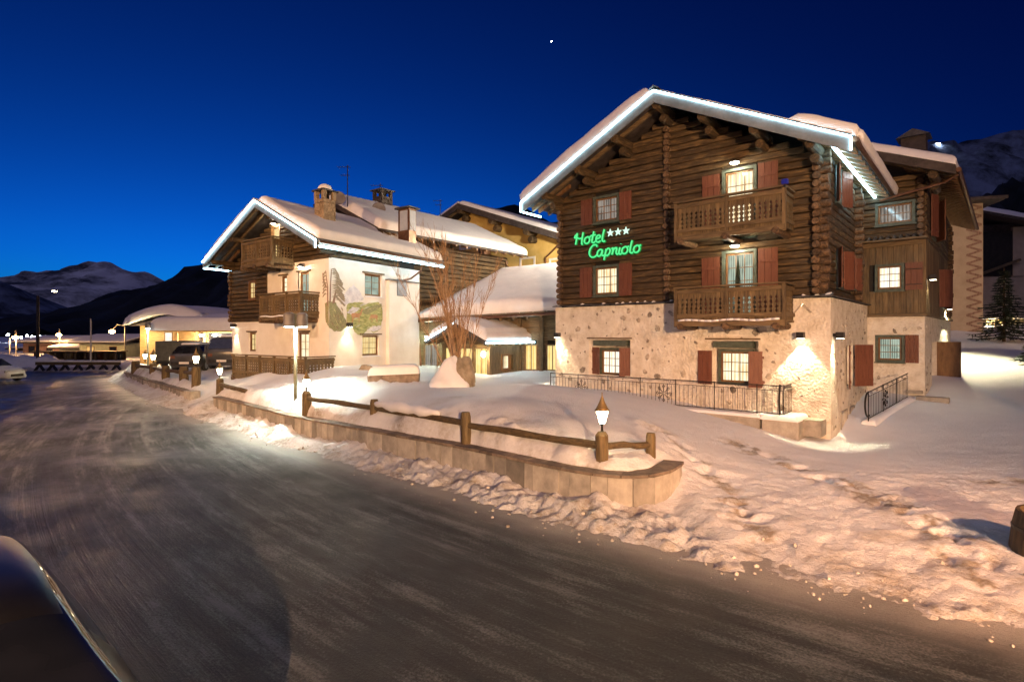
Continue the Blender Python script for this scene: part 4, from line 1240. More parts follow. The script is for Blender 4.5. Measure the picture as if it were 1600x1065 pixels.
def word(txt, u, z, h, sx=1.0):
    for ch in txt:
        core, edge = MB(mf), MB(mf)
        for st in GL[ch]:
            p = smooth(st)
            core.tube([(u + (x + .03*y)*h*sx, .185, z + y*h) for x, y in p], .033*h/.5, 6)
            edge.tube([(u + (x + .03*y)*h*sx, .135, z + y*h) for x, y in p], .056*h/.5, 8)
        L_ = edge.build('letter', 'neon_edge', sign, smooth=True)
        core.build('tube', 'neon_core', L_, smooth=True)
        u += ADV[ch]*h*sx
    return u
ue = word('Hotel', -8.42, 6.34, .44, 1.30)
for i in range(3):
    cu, cz, r = ue + .20 + i*.315, 6.62, .145
    pts = []
    for k in range(10):
        a = math.pi/2 + k*math.pi/5
        q = r if k % 2 == 0 else r*.42
        pts.append((cu + q*math.cos(a), .15, cz + q*math.sin(a)))
    MB(mf).poly(pts, (0, .04, 0)).build('star', 'neon_star', sign)
word('Capriolo', -7.82, 5.82, .44, 1.30)
MB(mf).box(-8.3, -6.0, .09, .12, 6.36, 6.39).build('mounting_bar', 'black_metal', sign)
MB(mf).box(-7.8, -5.4, .09, .12, 5.86, 5.89).build('mounting_bar', 'black_metal', sign)

# cube wall lamps
def mw(x, y, z): return MC + Matrix.Rotation(MRZ, 3, 'Z') @ Vector((x, y, z))
fn = Matrix.Rotation(MRZ, 3, 'Z') @ Vector((0, -1, 0))
sn = Matrix.Rotation(MRZ, 3, 'Z') @ Vector((1, 0, 0))
wall_lamp(mw(-9.25, 0, 2.98), fn, 'cube wall lamp at the far left end of the stone facade beside the entrance', 110, 110)
wall_lamp(mw(-.72, 0, 2.98), fn, 'cube wall lamp on stone corner, facing the road, below the carved arrow', 170, 130)
wall_lamp(mw(0, .25, 2.98), sn, 'cube wall lamp round the stone corner, above the side railing', 140, 130, dsize=54, lean=.42)
# carved arrow above the corner lamp
MB(mf).bar((-.92, .03, 3.62), (-.70, .03, 3.88), .03, .05, (0,1,0)).bar((-.70, .03, 3.88), (-.48, .03, 3.62), .03, .05, (0,1,0)).build('carved_arrow', 'wall_stone', chalet)
# cellar hatches at the foot of the side wall
for a, b in ((1.35, 2.2), (2.75, 3.4)):
    MB(ms).box(a, b, -.05, .035, .0, .62).build('cellar_hatch', 'rough_plaster', chalet)
    mb = MB(ms)
    for q in ((a-.05, a, 0, .66), (b, b+.05, 0, .66), (a-.05, b+.05, .66, .70)): mb.box(q[0], q[1], -.05, .05, q[2], q[3])
    mb.build('hatch_frame', 'concrete', chalet)
# ------------------------------------------------------------------ wing of the big chalet (own roof, boarded upper floor)
WC = Vector((14.24, 19.14, 0)); WRZ = math.atan2(-.668, .744)
wing = thing('chalet_wing', 'boarded wing with red shutters and stone base right of the big chalet', 'house', WC, WRZ)
wfr = lambda u, d, z: (u, -d, z)
wsd = lambda u, d, z: (d, u, z)
wu, wl_, wt = (-1.36, -.66, 4.62, 5.42), (-1.36, -.66, 2.08, 2.88), (-1.35, -.35, 6.95, 7.6)
rough_wall(wing, 'stone_wall', wfr, -2.6, 0, -.4, 3.62, [(-1.46, -.56, 1.98, 2.98)], 'rough_plaster', seed=14, reveal=.15)
rough_wall(wing, 'stone_wall', wsd, 0, 11, -.4, 3.62, [(2.3, 4.2, .4, 2.7)], 'rough_plaster', seed=15, step=.18)
embedded_stones(wing, wfr, -2.5, 0, .8, 3.5, [(-1.46, -.1, 1.9, 3.0)], 22, .05, .12, seed=21)
embedded_stones(wing, wsd, .1, 9, .8, 3.5, [(2.2, 4.3, .3, 2.8)], 40, .05, .11, seed=22)
MB().box(-2.6, .08, -.10, .3, 3.63, 3.73).build('ledge', 'wood_x', wing); MB().box(.02, .10, .31, 11, 3.63, 3.73).build('ledge', 'wood_y', wing)
x = -2.6
while x < -.02:                                        # vertical boarding, board by board
    w = min(random.uniform(.14, .22), -x)
    for a, b, c, e in ((x, x+w-.008, 3.74, 6.25),):
        if a < wu[1]+.08 and b > wu[0]-.08:
            MB().box(a, b, -.03-random.uniform(0,.012), .05, 3.74, wu[2]-.08).build('board', 'wood_z', wing)
            MB().box(a, b, -.03-random.uniform(0,.012), .05, wu[3]+.08, 6.25).build('board', 'wood_z', wing)
        else:
            MB().box(a, b, -.03-random.uniform(0,.012), .05, 3.74, 6.25).build('board', 'wood_z', wing)
    x += w
y = .06
while y < 10.9:
    w = random.uniform(.16, .26)
    MB().box(-.05, .03+random.uniform(0,.012), y, y+w-.008, 3.74, 6.3).build('board', 'wood_z', wing); y += w
MB().box(-2.6, .02, .06, 10.9, 3.2, 8.2).build('inner_wall', 'dark_opening', wing).location.x = -.08
MB().box(-2.6, .12, -.42, -.05, 6.28, 6.34).build('canopy', 'wood_x', wing)
MB(wfr).box(-2.6, .0, .05, .12, 6.12, 6.27).build('canopy_beam', 'wood_x', wing)
mb = MB()
for k in range(14):
    a = -2.55 + k*.19
    mb.tube([(a, -.40, 6.37), (a, -.06, 6.46)], .05, 6)
mb.build('canopy_tile', 'slate', wing)
log_wall(wing, wfr, -2.6, 0, 6.4, 8.55, [(wt[0]-.08, wt[1]+.08, wt[2]-.08, wt[3]+.08)], .22, None, .07)
log_wall(wing, wsd, .0, 10.8, 6.32, 8.2, [], .22, None, .07, 'log_y')
log_ends(wing, wfr, -.1, 6.4, 8.3, .22, .2); log_ends(wing, wsd, 9.0, 3.8, 8.0, .22, .2)
window(wing, wfr, *wu, .05, 2, 3, 'pane_white', recess=.08); window(wing, wfr, *wl_, -.03, 2, 3, 'pane_curtain', recess=.1); window(wing, wfr, *wt, .05, 4, 2, 'pane_dim', recess=.1)
shutter(wing, wfr, -.55, -.04, 4.55, 5.50, .05); shutter(wing, wfr, -.55, -.16, 2.0, 2.98, .04)
for z in (4.72, 5.25): MB(wfr).box(-.52, -.07, .10, .115, z, z+.03).build('hinge', 'iron', wing)
shutter(wing, wsd, .9, 1.4, 6.5, 8.0, .1, open_ang=.3); shutter(wing, wsd, 2.2, 2.8, 6.5, 8.0, .1, open_ang=.5, hinge='R')
shutter(wing, wsd, 4.4, 4.9, 4.1, 5.6, .06, open_ang=.9); shutter(wing, wsd, 6.2, 6.7, 4.1, 5.6, .06, open_ang=.6, hinge='R')
window(wing, wsd, 1.45, 2.15, 6.6, 7.9, .06, 2, 3, 'pane_dim'); window(wing, wsd, 5.0, 6.1, 4.2, 5.5, .06, 2, 3, 'pane_dim')
MB(wsd).box(2.35, 4.15, -.3, -.2, .4, 2.65).build('garage_door', 'wood_z', wing); MB(wsd).box(4.2, 4.5, .0, .75, .5, 2.7).build('door', 'window_wood', wing)
MB(wfr).box(-.45, -.05, .0, .22, .95, 1.05).build('stone_shelf', 'concrete', wing)
rf2, zf2 = gable_roof(wing, -4.6, .8, 5.5, -1.1, 12.5, 10.72, .42, .30, fascia='dark_roof', purl=[-1.6, .3], purl_in=.2, raf=.42)
snow_slab(rf2, lambda s, t: (-4.6+5.5*s, -1.15+13.6*t, zf2(-4.6+5.5*s)+.02), lambda s, t: .30, 24, 40, .3, seed=31)
e2 = .9
mb = MB(); mb.tube([(e2+.06, -1.0, zf2(e2)-.14), (e2+.06, 12.4, zf2(e2)-.14)], .08, 8); mb.build('gutter', 'copper', rf2)
mb = MB(); mb.tube([(e2+.02, -.6, zf2(e2)-.2), (e2-.3, -.7, zf2(e2)-.42), (-1.2, -.75, zf2(e2)-.75)], .045, 8); mb.build('gutter_pipe', 'copper', rf2)
MB().box(-1.05, -.25, 3.0, 3.7, 8.6, 10.75).build('chimney', 'dark_roof', rf2); MB().poly([(-1.2, 2.85, 10.753), (-.1, 2.85, 10.753), (-.65, 2.85, 11.05)], (0, 1.0, 0)).build('chimney_cap', 'slate', rf2)
wR = Matrix.Rotation(WRZ, 3, 'Z')
def ww(x, y, z): return WC + wR @ Vector((x, y, z))
wall_lamp(ww(0, .5, 5.0), wR @ Vector((1,0,0)), 'cube wall lamp on the boarded wing, beside its corner', 40, 10)
wall_lamp(ww(0, 7.6, 4.2), wR @ Vector((1,0,0)), 'cube wall lamp far along the boarded wing, lighting the snow', 700, 8, dsize=130)
wall_lamp(ww(-2.35, 0, 2.2), wR @ Vector((0,-1,0)), 'wall lamp tucked in the angle between big chalet and wing', 110, 5, dsize=140)

# ------------------------------------------------------------------ the white and log chalet on the left
LC = Vector((-7.69, 23.3, 0)); LRZ = math.atan2(-.602, .7985)
lx = lambda x, y, z: (x - .114*y, .9935*y, z)          # its plan is not quite square
house = thing('plaster_chalet', 'white plaster and log chalet with painted corner and snowy roof', 'house', LC, LRZ)
lf = lambda u, d, z: lx(u, -d, z)
lsd = lambda u, d, z: lx(d, u, z)
LZR, LSL, LXR = 8.91, .476, -3.69
lund = lambda us: LZR - .30 - LSL*np.abs(us - LXR)
w1, w2, w3 = (-6.45, -5.9, 4.72, 5.55), (-3.62, -3.22, 4.92, 5.62), (-2.15, -1.45, 3.72, 5.70)
w4, w5, w6 = (-6.5, -5.95, 2.2, 3.05), (-2.25, -1.5, 1.3, 3.05), (-4.35, -3.70, 6.1, 7.95)
w7, w8 = (2.1, 3.1, 4.78, 5.72), (1.95, 2.92, 2.06, 2.92)
rough_wall(house, 'plaster_wall', lf, -4.83, 0, .6, 6.2, [(a-.05, b+.05, c-.03, d+.05) for a, b, c, d in (w2, w3, w5)], 'plaster', step=.4, amp=.006, reveal=.22)
rough_wall(house, 'plaster_wall', lf, -8.2, -4.83, .6, 3.6, [(w4[0]-.05, w4[1]+.05, w4[2]-.03, w4[3]+.05)], 'plaster', step=.4, amp=.006, reveal=.22)
rough_wall(house, 'plaster_wall', lsd, 0, 5.84, .6, 6.24, [(a-.05, b+.05, c-.03, d+.05) for a, b, c, d in (w7, w8)], 'plaster', step=.4, amp=.006, reveal=.25)
MB(lx).box(-8.1, -.32, .28, 5.7, .6, 6.2).build('inner_wall', 'plaster', house)
MB(lx).poly([(-8.1, .13, 6.0), (-.1, .13, 6.26), (-.1, .13, 6.85), (LXR, .13, LZR-.3), (-8.1, .13, 6.5)], (0, 5.4, 0)).build('inner_wall', 'dark_opening', house)
MB(lx).box(-8.1, -4.85, .13, .26, 3.5, 6.2).build('inner_wall', 'dark_opening', house)
log_wall(house, lf, -8.25, -4.83, 3.6, 6.2, [(w1[0]-.05, w1[1]+.05, w1[2]-.05, w1[3]+.05)], .2, None, .07)
log_wall(house, lf, -8.25, .02, 6.2, 9, [(w6[0]-.07, w6[1]+.07, w6[2]-.1, w6[3]+.07)], .2, lund, .07)
log_ends(house, lf, -8.2, 3.6, 6.6, .2, .16)
log_wall(house, lsd, .02, 4.3, 6.26, 6.95, [], .2, None, .06, 'log_y')
log_wall(house, lambda u, d, z: lx(-8.25-d, u, z), 0, 5.8, 3.6, 6.5, [], .2, None, .06, 'log_y')
log_ends(house, lsd, -.0, 6.26, 6.9, .2, .14)
window(house, lf, *w1, .03, 2, 3, 'pane_warm', trim='window_wood', tw=.06); window(house, lf, *w2, -.1, 1, 3, 'pane_bright', trim='window_wood', tw=.05, recess=.06)
window(house, lf, *w3, -.1, 2, 5, 'pane_curtain', trim='window_wood', tw=.05, recess=.06, name='balcony_door', sill=False)
window(house, lf, *w4, -.1, 2, 3, 'pane_warm', trim='window_wood', tw=.05, recess=.06); window(house, lf, *w5, -.1, 2, 5, 'pane_bright', trim='window_wood', tw=.05, recess=.06, name='terrace_door', sill=False)
window(house, lf, *w6, .04, 1, 4, 'pane_warm', trim='window_wood', tw=.06, name='balcony_door', sill=False)
window(house, lsd, *w7, -.12, 2, 3, 'pane_curtain', trim='window_wood', tw=.05, recess=.06); window(house, lsd, *w8, -.12, 2, 3, 'pane_warm', trim='window_wood', tw=.05, recess=.06)
for wf_, (a, b, c, d) in ((lf, w2), (lf, w3), (lf, w4), (lf, w5), (lsd, w7), (lsd, w8)):
    MB(wf_).box(a-.2, b+.16, -.2, .07, d+.055, d+.115).build('lintel', 'wood_x', house)
for a, b, c, d in (w7, w8): MB(lsd).box(a-.1, b+.1, -.2, .06, c-.09, c-.035).build('sill', 'roof_snow', house)
# pilaster with vent
MB(lsd).box(3.42, 5.5, .003, .22, .7, 5.55).build('pilaster', 'plaster', house); MB(lsd).box(3.36, 5.56, .0, .30, 5.553, 5.60).build('pilaster_cap', 'slate', house)
mb = MB(lsd)
for k in range(14): mb.box(3.98, 4.62, .225, .25, 4.88+k*.054, 4.88+k*.054+.035)
g = mb.build('vent_grille', 'grille_paint', house); MB(lsd).box(3.95, 4.65, .222, .228, 4.84, 5.66).build('backing', 'zinc', g)
balcony(house, lf, -3.8, -.69, 1.0, 3.70, 1.02, 3); balcony(house, lf, -5.02, -2.53, 1.2, 6.08, 1.08, 2, snow=False)
balcony(house, lf, -5.3, .40, 1.5, 1.12, .92, 5, snow=False, ret='R', sw=.16)
# roof
lrf, lzf = gable_roof(house, LXR, 4.9, 4.62, -1.3, 6.75, LZR, LSL, .34, xf=lx, purl=[LXR, LXR-2.3, LXR-4.2, LXR+2.3, LXR+3.9], purl_in=.2, raf=.6, pr=.12)
snow_slab(lrf, lambda s, t: (LXR-.1-4.8*s, -1.32+8.1*t, lzf(LXR-.1-4.8*s)+.03), lambda s, t: .30 + .12*math.sin(s*3), 26, 30, .3, xf=lx, seed=41)
def lth(s, t):
    h = .30
    r = math.hypot((s-.52)/.16, (t-.80)/.10)             # bare hollow in front of the boxed chimney
    if r < 1.25: h *= max(0, (r-.75)/.5)
    return h + .10*max(0, s-.5)
snow_slab(lrf, lambda s, t: (LXR+.08+4.45*s, -1.2+7.95*t, lzf(LXR+.08+4.45*s)+.03), lth, 50, 70, .28, xf=lx, seed=44, lump=.05)
mb = MB(lx); mb.tube([(LXR+4.7, -1.25, lzf(LXR+4.62)-.10), (LXR+4.7, 6.7, lzf(LXR+4.62)-.10)], .07, 8); mb.build('gutter', 'copper', lrf)
mb = MB(lsd); mb.tube([(5.1, .85, 6.35), (5.1, .8, 6.1), (4.9, .3, 5.75), (4.4, .22, 5.62)], .045, 8); mb.build('downpipe', 'copper', lrf)
k = 0
y = -1.25
while y < 6.6:                                            # slates along the eaves
    w = random.uniform(.35, .55); x0 = LXR + 4.3
    MB(lx).add([(x0,y,lzf(x0)+.0),(x0+.42,y,lzf(x0+.42)+.0),(x0+.42,y+w-.01,lzf(x0+.42)),(x0,y+w-.01,lzf(x0)),(x0,y,lzf(x0)+.03),(x0+.42,y,lzf(x0+.42)+.03),(x0+.42,y+w-.01,lzf(x0+.42)+.03),(x0,y+w-.01,lzf(x0)+.03)],
        [(0,3,2,1),(4,5,6,7),(0,1,5,4),(1,2,6,5),(2,3,7,6),(3,0,4,7)]).build('roof_slate', 'slate', lrf); y += w
def stone_chimney(parent, x, y, z0, z1, s, mat, xf, snow=True):
    c = MB(xf).box(x-s*.92, x+s*.92, y-s*.92, y+s*.92, z0, z1).build('chimney', mat, parent)
    rows = max(4, int((z1-z0)/.17))
    for r in range(rows):                                 # coursed stones
        a, h = z0 + (z1-z0)*r/rows, (z1-z0)/rows
        for f in range(4):
            p = -s
            while p < s - .05:
                w = min(random.uniform(.18, .38), s-p)
                q0, q1 = p+.008, p+w-.008
                d = s + random.uniform(-.01, .03)
                bx = [(q0,q1,-d,-s*.88),(s*.88,d,q0,q1),(q0,q1,s*.88,d),(-d,-s*.88,q0,q1)][f]
                MB(xf).box(x+bx[0], x+bx[1], y+bx[2], y+bx[3], a+.006, a+h-.006).build('stone', mat, c); p += w
    for dx in (-1, 1):
        for dy in (-1, 1):
            MB(xf).box(x+dx*s*.8-.09, x+dx*s*.8+.09, y+dy*s*.8-.09, y+dy*s*.8+.09, z1+.003, z1+.36).build('pier', mat, c)
    MB(xf).box(x-s*1.3, x+s*1.3, y-s*1.3, y+s*1.3, z1+.363, z1+.43).build('cap', 'slate', c)
    MB(xf).box(x-s*.4, x+s*.4, y-s*.4, y+s*.4, z1+.003, z1+.36).build('flue', 'dark_opening', c)
    if snow:
        mb = MB(xf); mb.lathe([(s*1.05, .0), (s*1.0, .12), (s*.75, .24), (s*.3, .3)], (x, y, z1+.432), 14); mb.build('snow', 'roof_snow', c, smooth=True)
    return c
stone_chimney(lrf, -1.6, 1.0, 7.5, 9.05, .34, 'chimney_stone', lx)
MB(lx).box(-.95, -.15, 5.2, 5.75, 7.0, 9.35).build('chimney', 'copper', lrf); MB(lx).box(-1.1, 0, 5.05, 5.9, 9.353, 9.43).build('chimney_cap', 'slate', lrf)
MB(lx).box(-.80, -.25, 5.17, 5.196, 8.25, 9.25).build('vent_grille', 'grille_paint', lrf); MB(lx).box(-.148, -.12, 5.25, 5.7, 8.25, 9.25).build('vent_grille', 'grille_paint', lrf)
mb = MB(lx); mb.lathe([(.06, 0), (.06, .35), (.1, .36), (.1, .42)], (LXR+.05, 1.9, LZR), 8); mb.build('vent_pipe', 'black_metal', lrf)
ee, el = LXR+4.62, LXR-4.9
lp = lambda p: lx(*p)
strip('light_strip', 'white light strip along gable edge of the white plaster chalet', [[lp((el, -1.37, lzf(el)-.04)), lp((LXR, -1.37, LZR-.04))], [lp((LXR, -1.37, LZR-.04)), lp((ee, -1.37, lzf(ee)-.04))], [lp((ee, -1.37, lzf(ee)-.04)), lp((ee, -1.37, lzf(ee)-.34))]], LC, LRZ, .034)
strip('light_strip', 'white light strip under long side eaves of the white plaster chalet', [[lp((ee+.02, -1.2, lzf(ee)-.26)), lp((ee+.02, 6.7, lzf(ee)-.26))]], LC, LRZ, .05)
strip('light_strip', 'short white light strip under far left eaves of the plaster chalet', [[lp((el, -1.3, lzf(el)-.33)), lp((el, .4, lzf(el)-.33))]], LC, LRZ, .04)
lR = Matrix.Rotation(LRZ, 3, 'Z')
def lw(x, y, z): return LC + lR @ Vector(lx(x, y, z))
lfn = lR @ Vector((0,-1,0)); lsn = lR @ Vector((.9935, .114, 0))
wall_lamp(lw(.0, .98, 3.42), lsn, 'cube wall lamp under the painted corner of the white chalet', 48, 22, dsize=72, usize=12)
wall_lamp(lw(-7.75, 0, 3.45), lfn, 'cube wall lamp at the far left of the plaster chalet', 90, 26, dsize=50)
for (x, y, z), w in (((-1.8, -.2, 5.95), 'middle'), ((-4.0, -.2, 8.1), 'top')):
    t = thing('porch_lamp', 'small lamp above the %s balcony door of the plaster chalet' % w, 'lamp', LC, LRZ, 'small porch lamps')
    p = lx(x, y, z)
    mb = MB(); mb.lathe([(.17, -.02), (.10, .08), (.04, .14)], p, 12); mb.build('shade', 'slate', t); mb = MB(); mb.lathe([(.03, -.07), (.08, -.04), (.09, -.02)], p, 10); mb.build('bulb_glass', 'lamp_white', t)
    MB().box(p[0]-.02, p[0]+.02, p[1], p[1]+.24, p[2]+.1, p[2]+.13).build('arm', 'black_metal', t)
    light('bulb', 'POINT', t, (p[0], p[1]-.06, p[2]-.12), 14, (1, .84, .58), shadow_soft_size=.05)
# painted corner
mural = thing('wall_mural', 'painted alpine meadow with deer and a pine on the white corner', 'mural', LC, LRZ)
def flat(wf_, pts, d, mat, name):
    return MB(wf_).poly([(u, d, z) for u, z in pts], (0, .003, 0)).build(name, mat, mural)
def ragged(pts, n=4, a=.03):
    out = []
    for (x0, y0), (x1, y1) in zip(pts, pts[1:]+pts[:1]):
        for k in range(n):
            t = k/n; out.append((x0+(x1-x0)*t+random.uniform(-a, a), y0+(y1-y0)*t+random.uniform(-a, a)))
    return out
flat(lsd, ragged([(.98,4.30),(1.4,4.42),(2.1,4.40),(2.85,4.50),(3.14,4.38),(3.16,3.7),(3.05,3.22),(2.6,3.08),(2.2,3.22),(1.95,2.98),(1.62,2.96),(1.38,3.2),(.98,3.52)]), .004, 'paint_green', 'meadow')
flat(lsd, ragged([(1.9,4.05),(2.5,4.3),(3.1,4.42),(3.12,4.3),(2.6,4.05),(2.1,3.88)]), .009, 'paint_dark_green', 'hill_shade')
flat(lsd, ragged([(1.0,3.95),(1.3,4.2),(1.75,4.15),(1.5,3.98),(1.2,3.85)]), .009, 'paint_peak', 'rocks')
flat(lsd, ragged([(2.2,3.22),(2.6,3.10),(3.05,3.24),(3.1,3.4),(2.8,3.38),(2.45,3.36)]), .009, 'paint_peak', 'rocks')
flat(lsd, ragged([(.55,4.3),(.95,4.9),(1.4,5.2),(1.75,4.9),(2.0,4.55),(1.5,4.42),(1.0,4.32)], 4, .04), .004, 'paint_peak', 'far_peak')
flat(lsd, ragged([(.004,4.4),(.35,4.35),(.7,3.95),(.93,3.6),(.95,3.3),(.6,3.12),(.25,3.15),(.004,3.3)]), .004, 'paint_dark_green', 'bush')
flat(lf, ragged([(-.28,4.3),(-.006,4.4),(-.006,3.3),(-.2,3.5)], 4, .02), .004, 'paint_dark_green', 'bush')
for pts in ([(.02,4.3),(.10,4.35),(.12,5.2),(.16,5.75),(.11,5.76),(.06,5.2)], [(.16,4.3),(.3,4.3),(.42,4.9),(.36,4.92)]): flat(lsd, pts, .006, 'paint_brown', 'pine_trunk')
for pts in ([(-.12,4.2),(-.03,4.2),(-.05,5.0),(-.2,5.7),(-.24,5.68),(-.12,5.0)], [(-.2,4.9),(-.42,5.3),(-.45,5.6),(-.4,5.6),(-.34,5.32),(-.14,5.0)]): flat(lf, pts, .006, 'paint_brown', 'pine_trunk')
for k in range(16):
    z = 5.75 - k*.085; s0 = .12; s1 = .35 + .55*math.sin(min(1, (k+2)/9)*1.57)*random.uniform(.75, 1.05)
    flat(lsd, ragged([(s0, z), ((s0+s1)/2, z+.05), (s1, z-.22), (s1-.08, z-.26), ((s0+s1)/2, z-.04)], 2, .02), .006 + .0045*(k % 2), 'paint_pine', 'pine_bough')
for k in range(7):
    z = 5.6 - k*.15
    flat(lf, ragged([(-.1, z), (-.28, z+.06), (-.44, z-.1), (-.4, z-.15), (-.25, z-.02)], 2, .015), .010 + .004*(k % 2), 'paint_pine', 'pine_bough')
def deer(s, z, k, flip, down):
    P = lambda pts: [(s + (x if not flip else -x)*k, z + y*k) for x, y in pts]
    body = [(-.5,.1),(-.45,.32),(-.1,.36),(.3,.32),(.42,.38)] + ([(.62,.05),(.72,-.18),(.62,-.2),(.46,.02)] if down else [(.52,.62),(.66,.74),(.8,.66),(.66,.58),(.58,.3)]) + [(.42,.12),(.36,.04),(.35,-.42),(.29,-.42),(.27,.0),(-.25,-.02),(-.34,-.42),(-.40,-.42),(-.40,0)]
    flat(lsd, P(body), .030, 'paint_deer', 'deer')
for k in range(46):
    s_, z_ = random.uniform(1.05, 3.0), random.uniform(3.25, 4.3); l_ = random.uniform(.12, .4)
    flat(lsd, [(s_, z_), (s_+l_*.5, z_+l_*.16), (s_+l_, z_+l_*.36), (s_+l_*.5, z_+l_*.24)], .0135 + .0003*k, random.choice(['paint_grass', 'paint_dark_green', 'paint_grass', 'paint_peak']) if s_+l_ < 3.12 else 'paint_grass', 'brush_stroke')
for k in range(30):
    s_, z_ = random.uniform(.02, .75), random.uniform(3.35, 4.2); l_ = random.uniform(.1, .25)
    flat(lsd, [(s_, z_), (s_+l_*.4, z_-l_*.5), (s_+l_*.5, z_-l_*.9), (s_+l_*.2, z_-l_*.5)], .0095 + .0003*k, random.choice(['paint_grass', 'paint_pine', 'paint_brown']), 'brush_stroke')
deer(1.5, 3.74, .56, False, False); deer(2.62, 3.74, .46, True, True)

# aerials on the roof
def aerial(px, py0, py1, Y, label, dish=None):
    b, t_ = at(px, py1, Y), at(px, py0, Y)
    T_ = thing('roof_aerial', label, 'aerial', b)
    h = t_.z - b.z
    mb = MB(); mb.tube([(0,0,0), (0,0,h)], .025, 6); mb.build('mast', 'black_metal', T_)
    for z, l in ((h*.95, .5), (h*.75, .35)):
        mb = MB(); mb.tube([(-l, .0, z), (l*.3, .0, z)], .014, 5)
        for q in range(5): mb.tube([(-l+q*l*.3, -.2, z), (-l+q*l*.3, .2, z)], .01, 4)
        mb.build('antenna', 'black_metal', T_)
    if dish is not None:
        mb = MB(); mb.lathe([(.02, .0), (.2, .03), (.36, .12), (.38, .13)], (0,0,0), 18); o = mb.build('dish', 'lamp_grey', T_); o.location = (dish[0], -.15, dish[1]); o.rotation_euler = (RAD(80), 0, .3)
aerial(543, 258, 322, 29.5, 'tall thin mast with antennas and dish behind the stone chimney', (-.45, .35))
aerial(594, 287, 345, 31.5, 'short mast with round satellite dish right of dark chimney', (-.05, .6))
aerial(688, 312, 345, 40, 'small antenna mast left of yellow house roof')
# ------------------------------------------------------------------ log house behind the left chalet
A_ = Vector((-5.18, 31.0, 0)); ARZ = math.atan2(-.626, .78)
rear = thing('rear_log_house', 'dark log house with snowy roof between plaster chalet and yellow house', 'house', A_, ARZ)
rs_ = lambda u, d, z: (d-.6, u, z)
rfr = lambda u, d, z: (u-.6, 8.4-d, z)
log_wall(rear, rs_, -.3, 8.4, 2.5, 8.1, [], .26, None, .08, 'log_y'); log_ends(rear, rs_, 8.3, 2.5, 8.0, .26, .2)
MB().box(-9, -.75, -2.9, 8.3, .5, 8.0).build('inner_wall', 'dark_opening', rear)
rrf, rzf = gable_roof(rear, -4.4, 5, 5.0, -3.2, 9.3, 10.75, .478, .25, fascia='dark_roof', eave_raf=True, raf=.9, purl=())
snow_slab(rrf, lambda s, t: (-4.4+5.0*s, -3.2+12.4*t, rzf(-4.4+5.0*s)+.02), lambda s, t: .42, 30, 50, .35, seed=51)
stone_chimney(rrf, -4.0, .6, 10.2, 11.35, .42, 'dark_roof', None, snow=False)
# ------------------------------------------------------------------ yellow house
yo = Vector((3.73, 38.0, 0)); yrz = math.atan2(-7.0, 8.14)
yel = thing('yellow_house', 'tall ochre yellow house with dark overhanging gable roof in the back', 'house', yo, yrz)
yf = lambda u, d, z: (u, 1.2-d, z)
MB().poly([(-20.4, 1.2, 0), (-1.0, 1.2, 0), (-1.0, 1.2, 9.55), (-10.7, 1.2, 13.05), (-20.4, 1.2, 9.55)], (0, 11, 0)).build('wall', 'yellow_plaster', yel)
yrf, yzf = gable_roof(yel, -10.7, 10.7, 10.7, 0, 13, 13.6, .36, .45, fascia='dark_roof', purl=[-10.7, -7.2, -3.7, -14], purl_in=1.3, raf=1.2, pr=.28, soff='dark_roof')
snow_slab(yrf, lambda s, t: (-10.7+10.6*s, .1+12.6*t, yzf(-10.7+10.6*s)+.02), lambda s, t: .32, 20, 26, .35, seed=61); snow_slab(yrf, lambda s, t: (-10.7-10.6*s, .1+12.6*t, yzf(-10.7-10.6*s)+.02), lambda s, t: .4, 20, 26, .35, seed=62)
for u, z, w in ((-11.6, 10.2, 1.0), (-5.0, 7.3, 1.2), (-2.2, 7.0, 1.2)):
    window(yel, yf, u, u+w, z, z+1.35, .02, 2, 1, 'glass_dark', frame='dark_roof', trim='plaster', tw=.16)
mb = MB(); mb.lathe([(.5, 0), (.5, 2.3), (.62, 2.32), (.62, 2.5), (.45, 2.55)], (-8.2, .5, 8.2), 14); mb.build('chimney', 'copper', yel)
mb = MB(); mb.box(-10.6, -9.7, .2, .9, 8.3, 9.3); mb.build('chimney', 'dark_roof', yel)
mb = MB(yf); mb.tube([(-1.6, .1, 9.3), (-2.6, .12, 8.6), (-2.6, .12, 5.0)], .06, 6); mb.build('downpipe', 'copper', yel)
mb = MB(); mb.box(-2.6, -1.8, 5, 5.8, 10.2, 12.0); mb.build('chimney', 'plaster', yel)
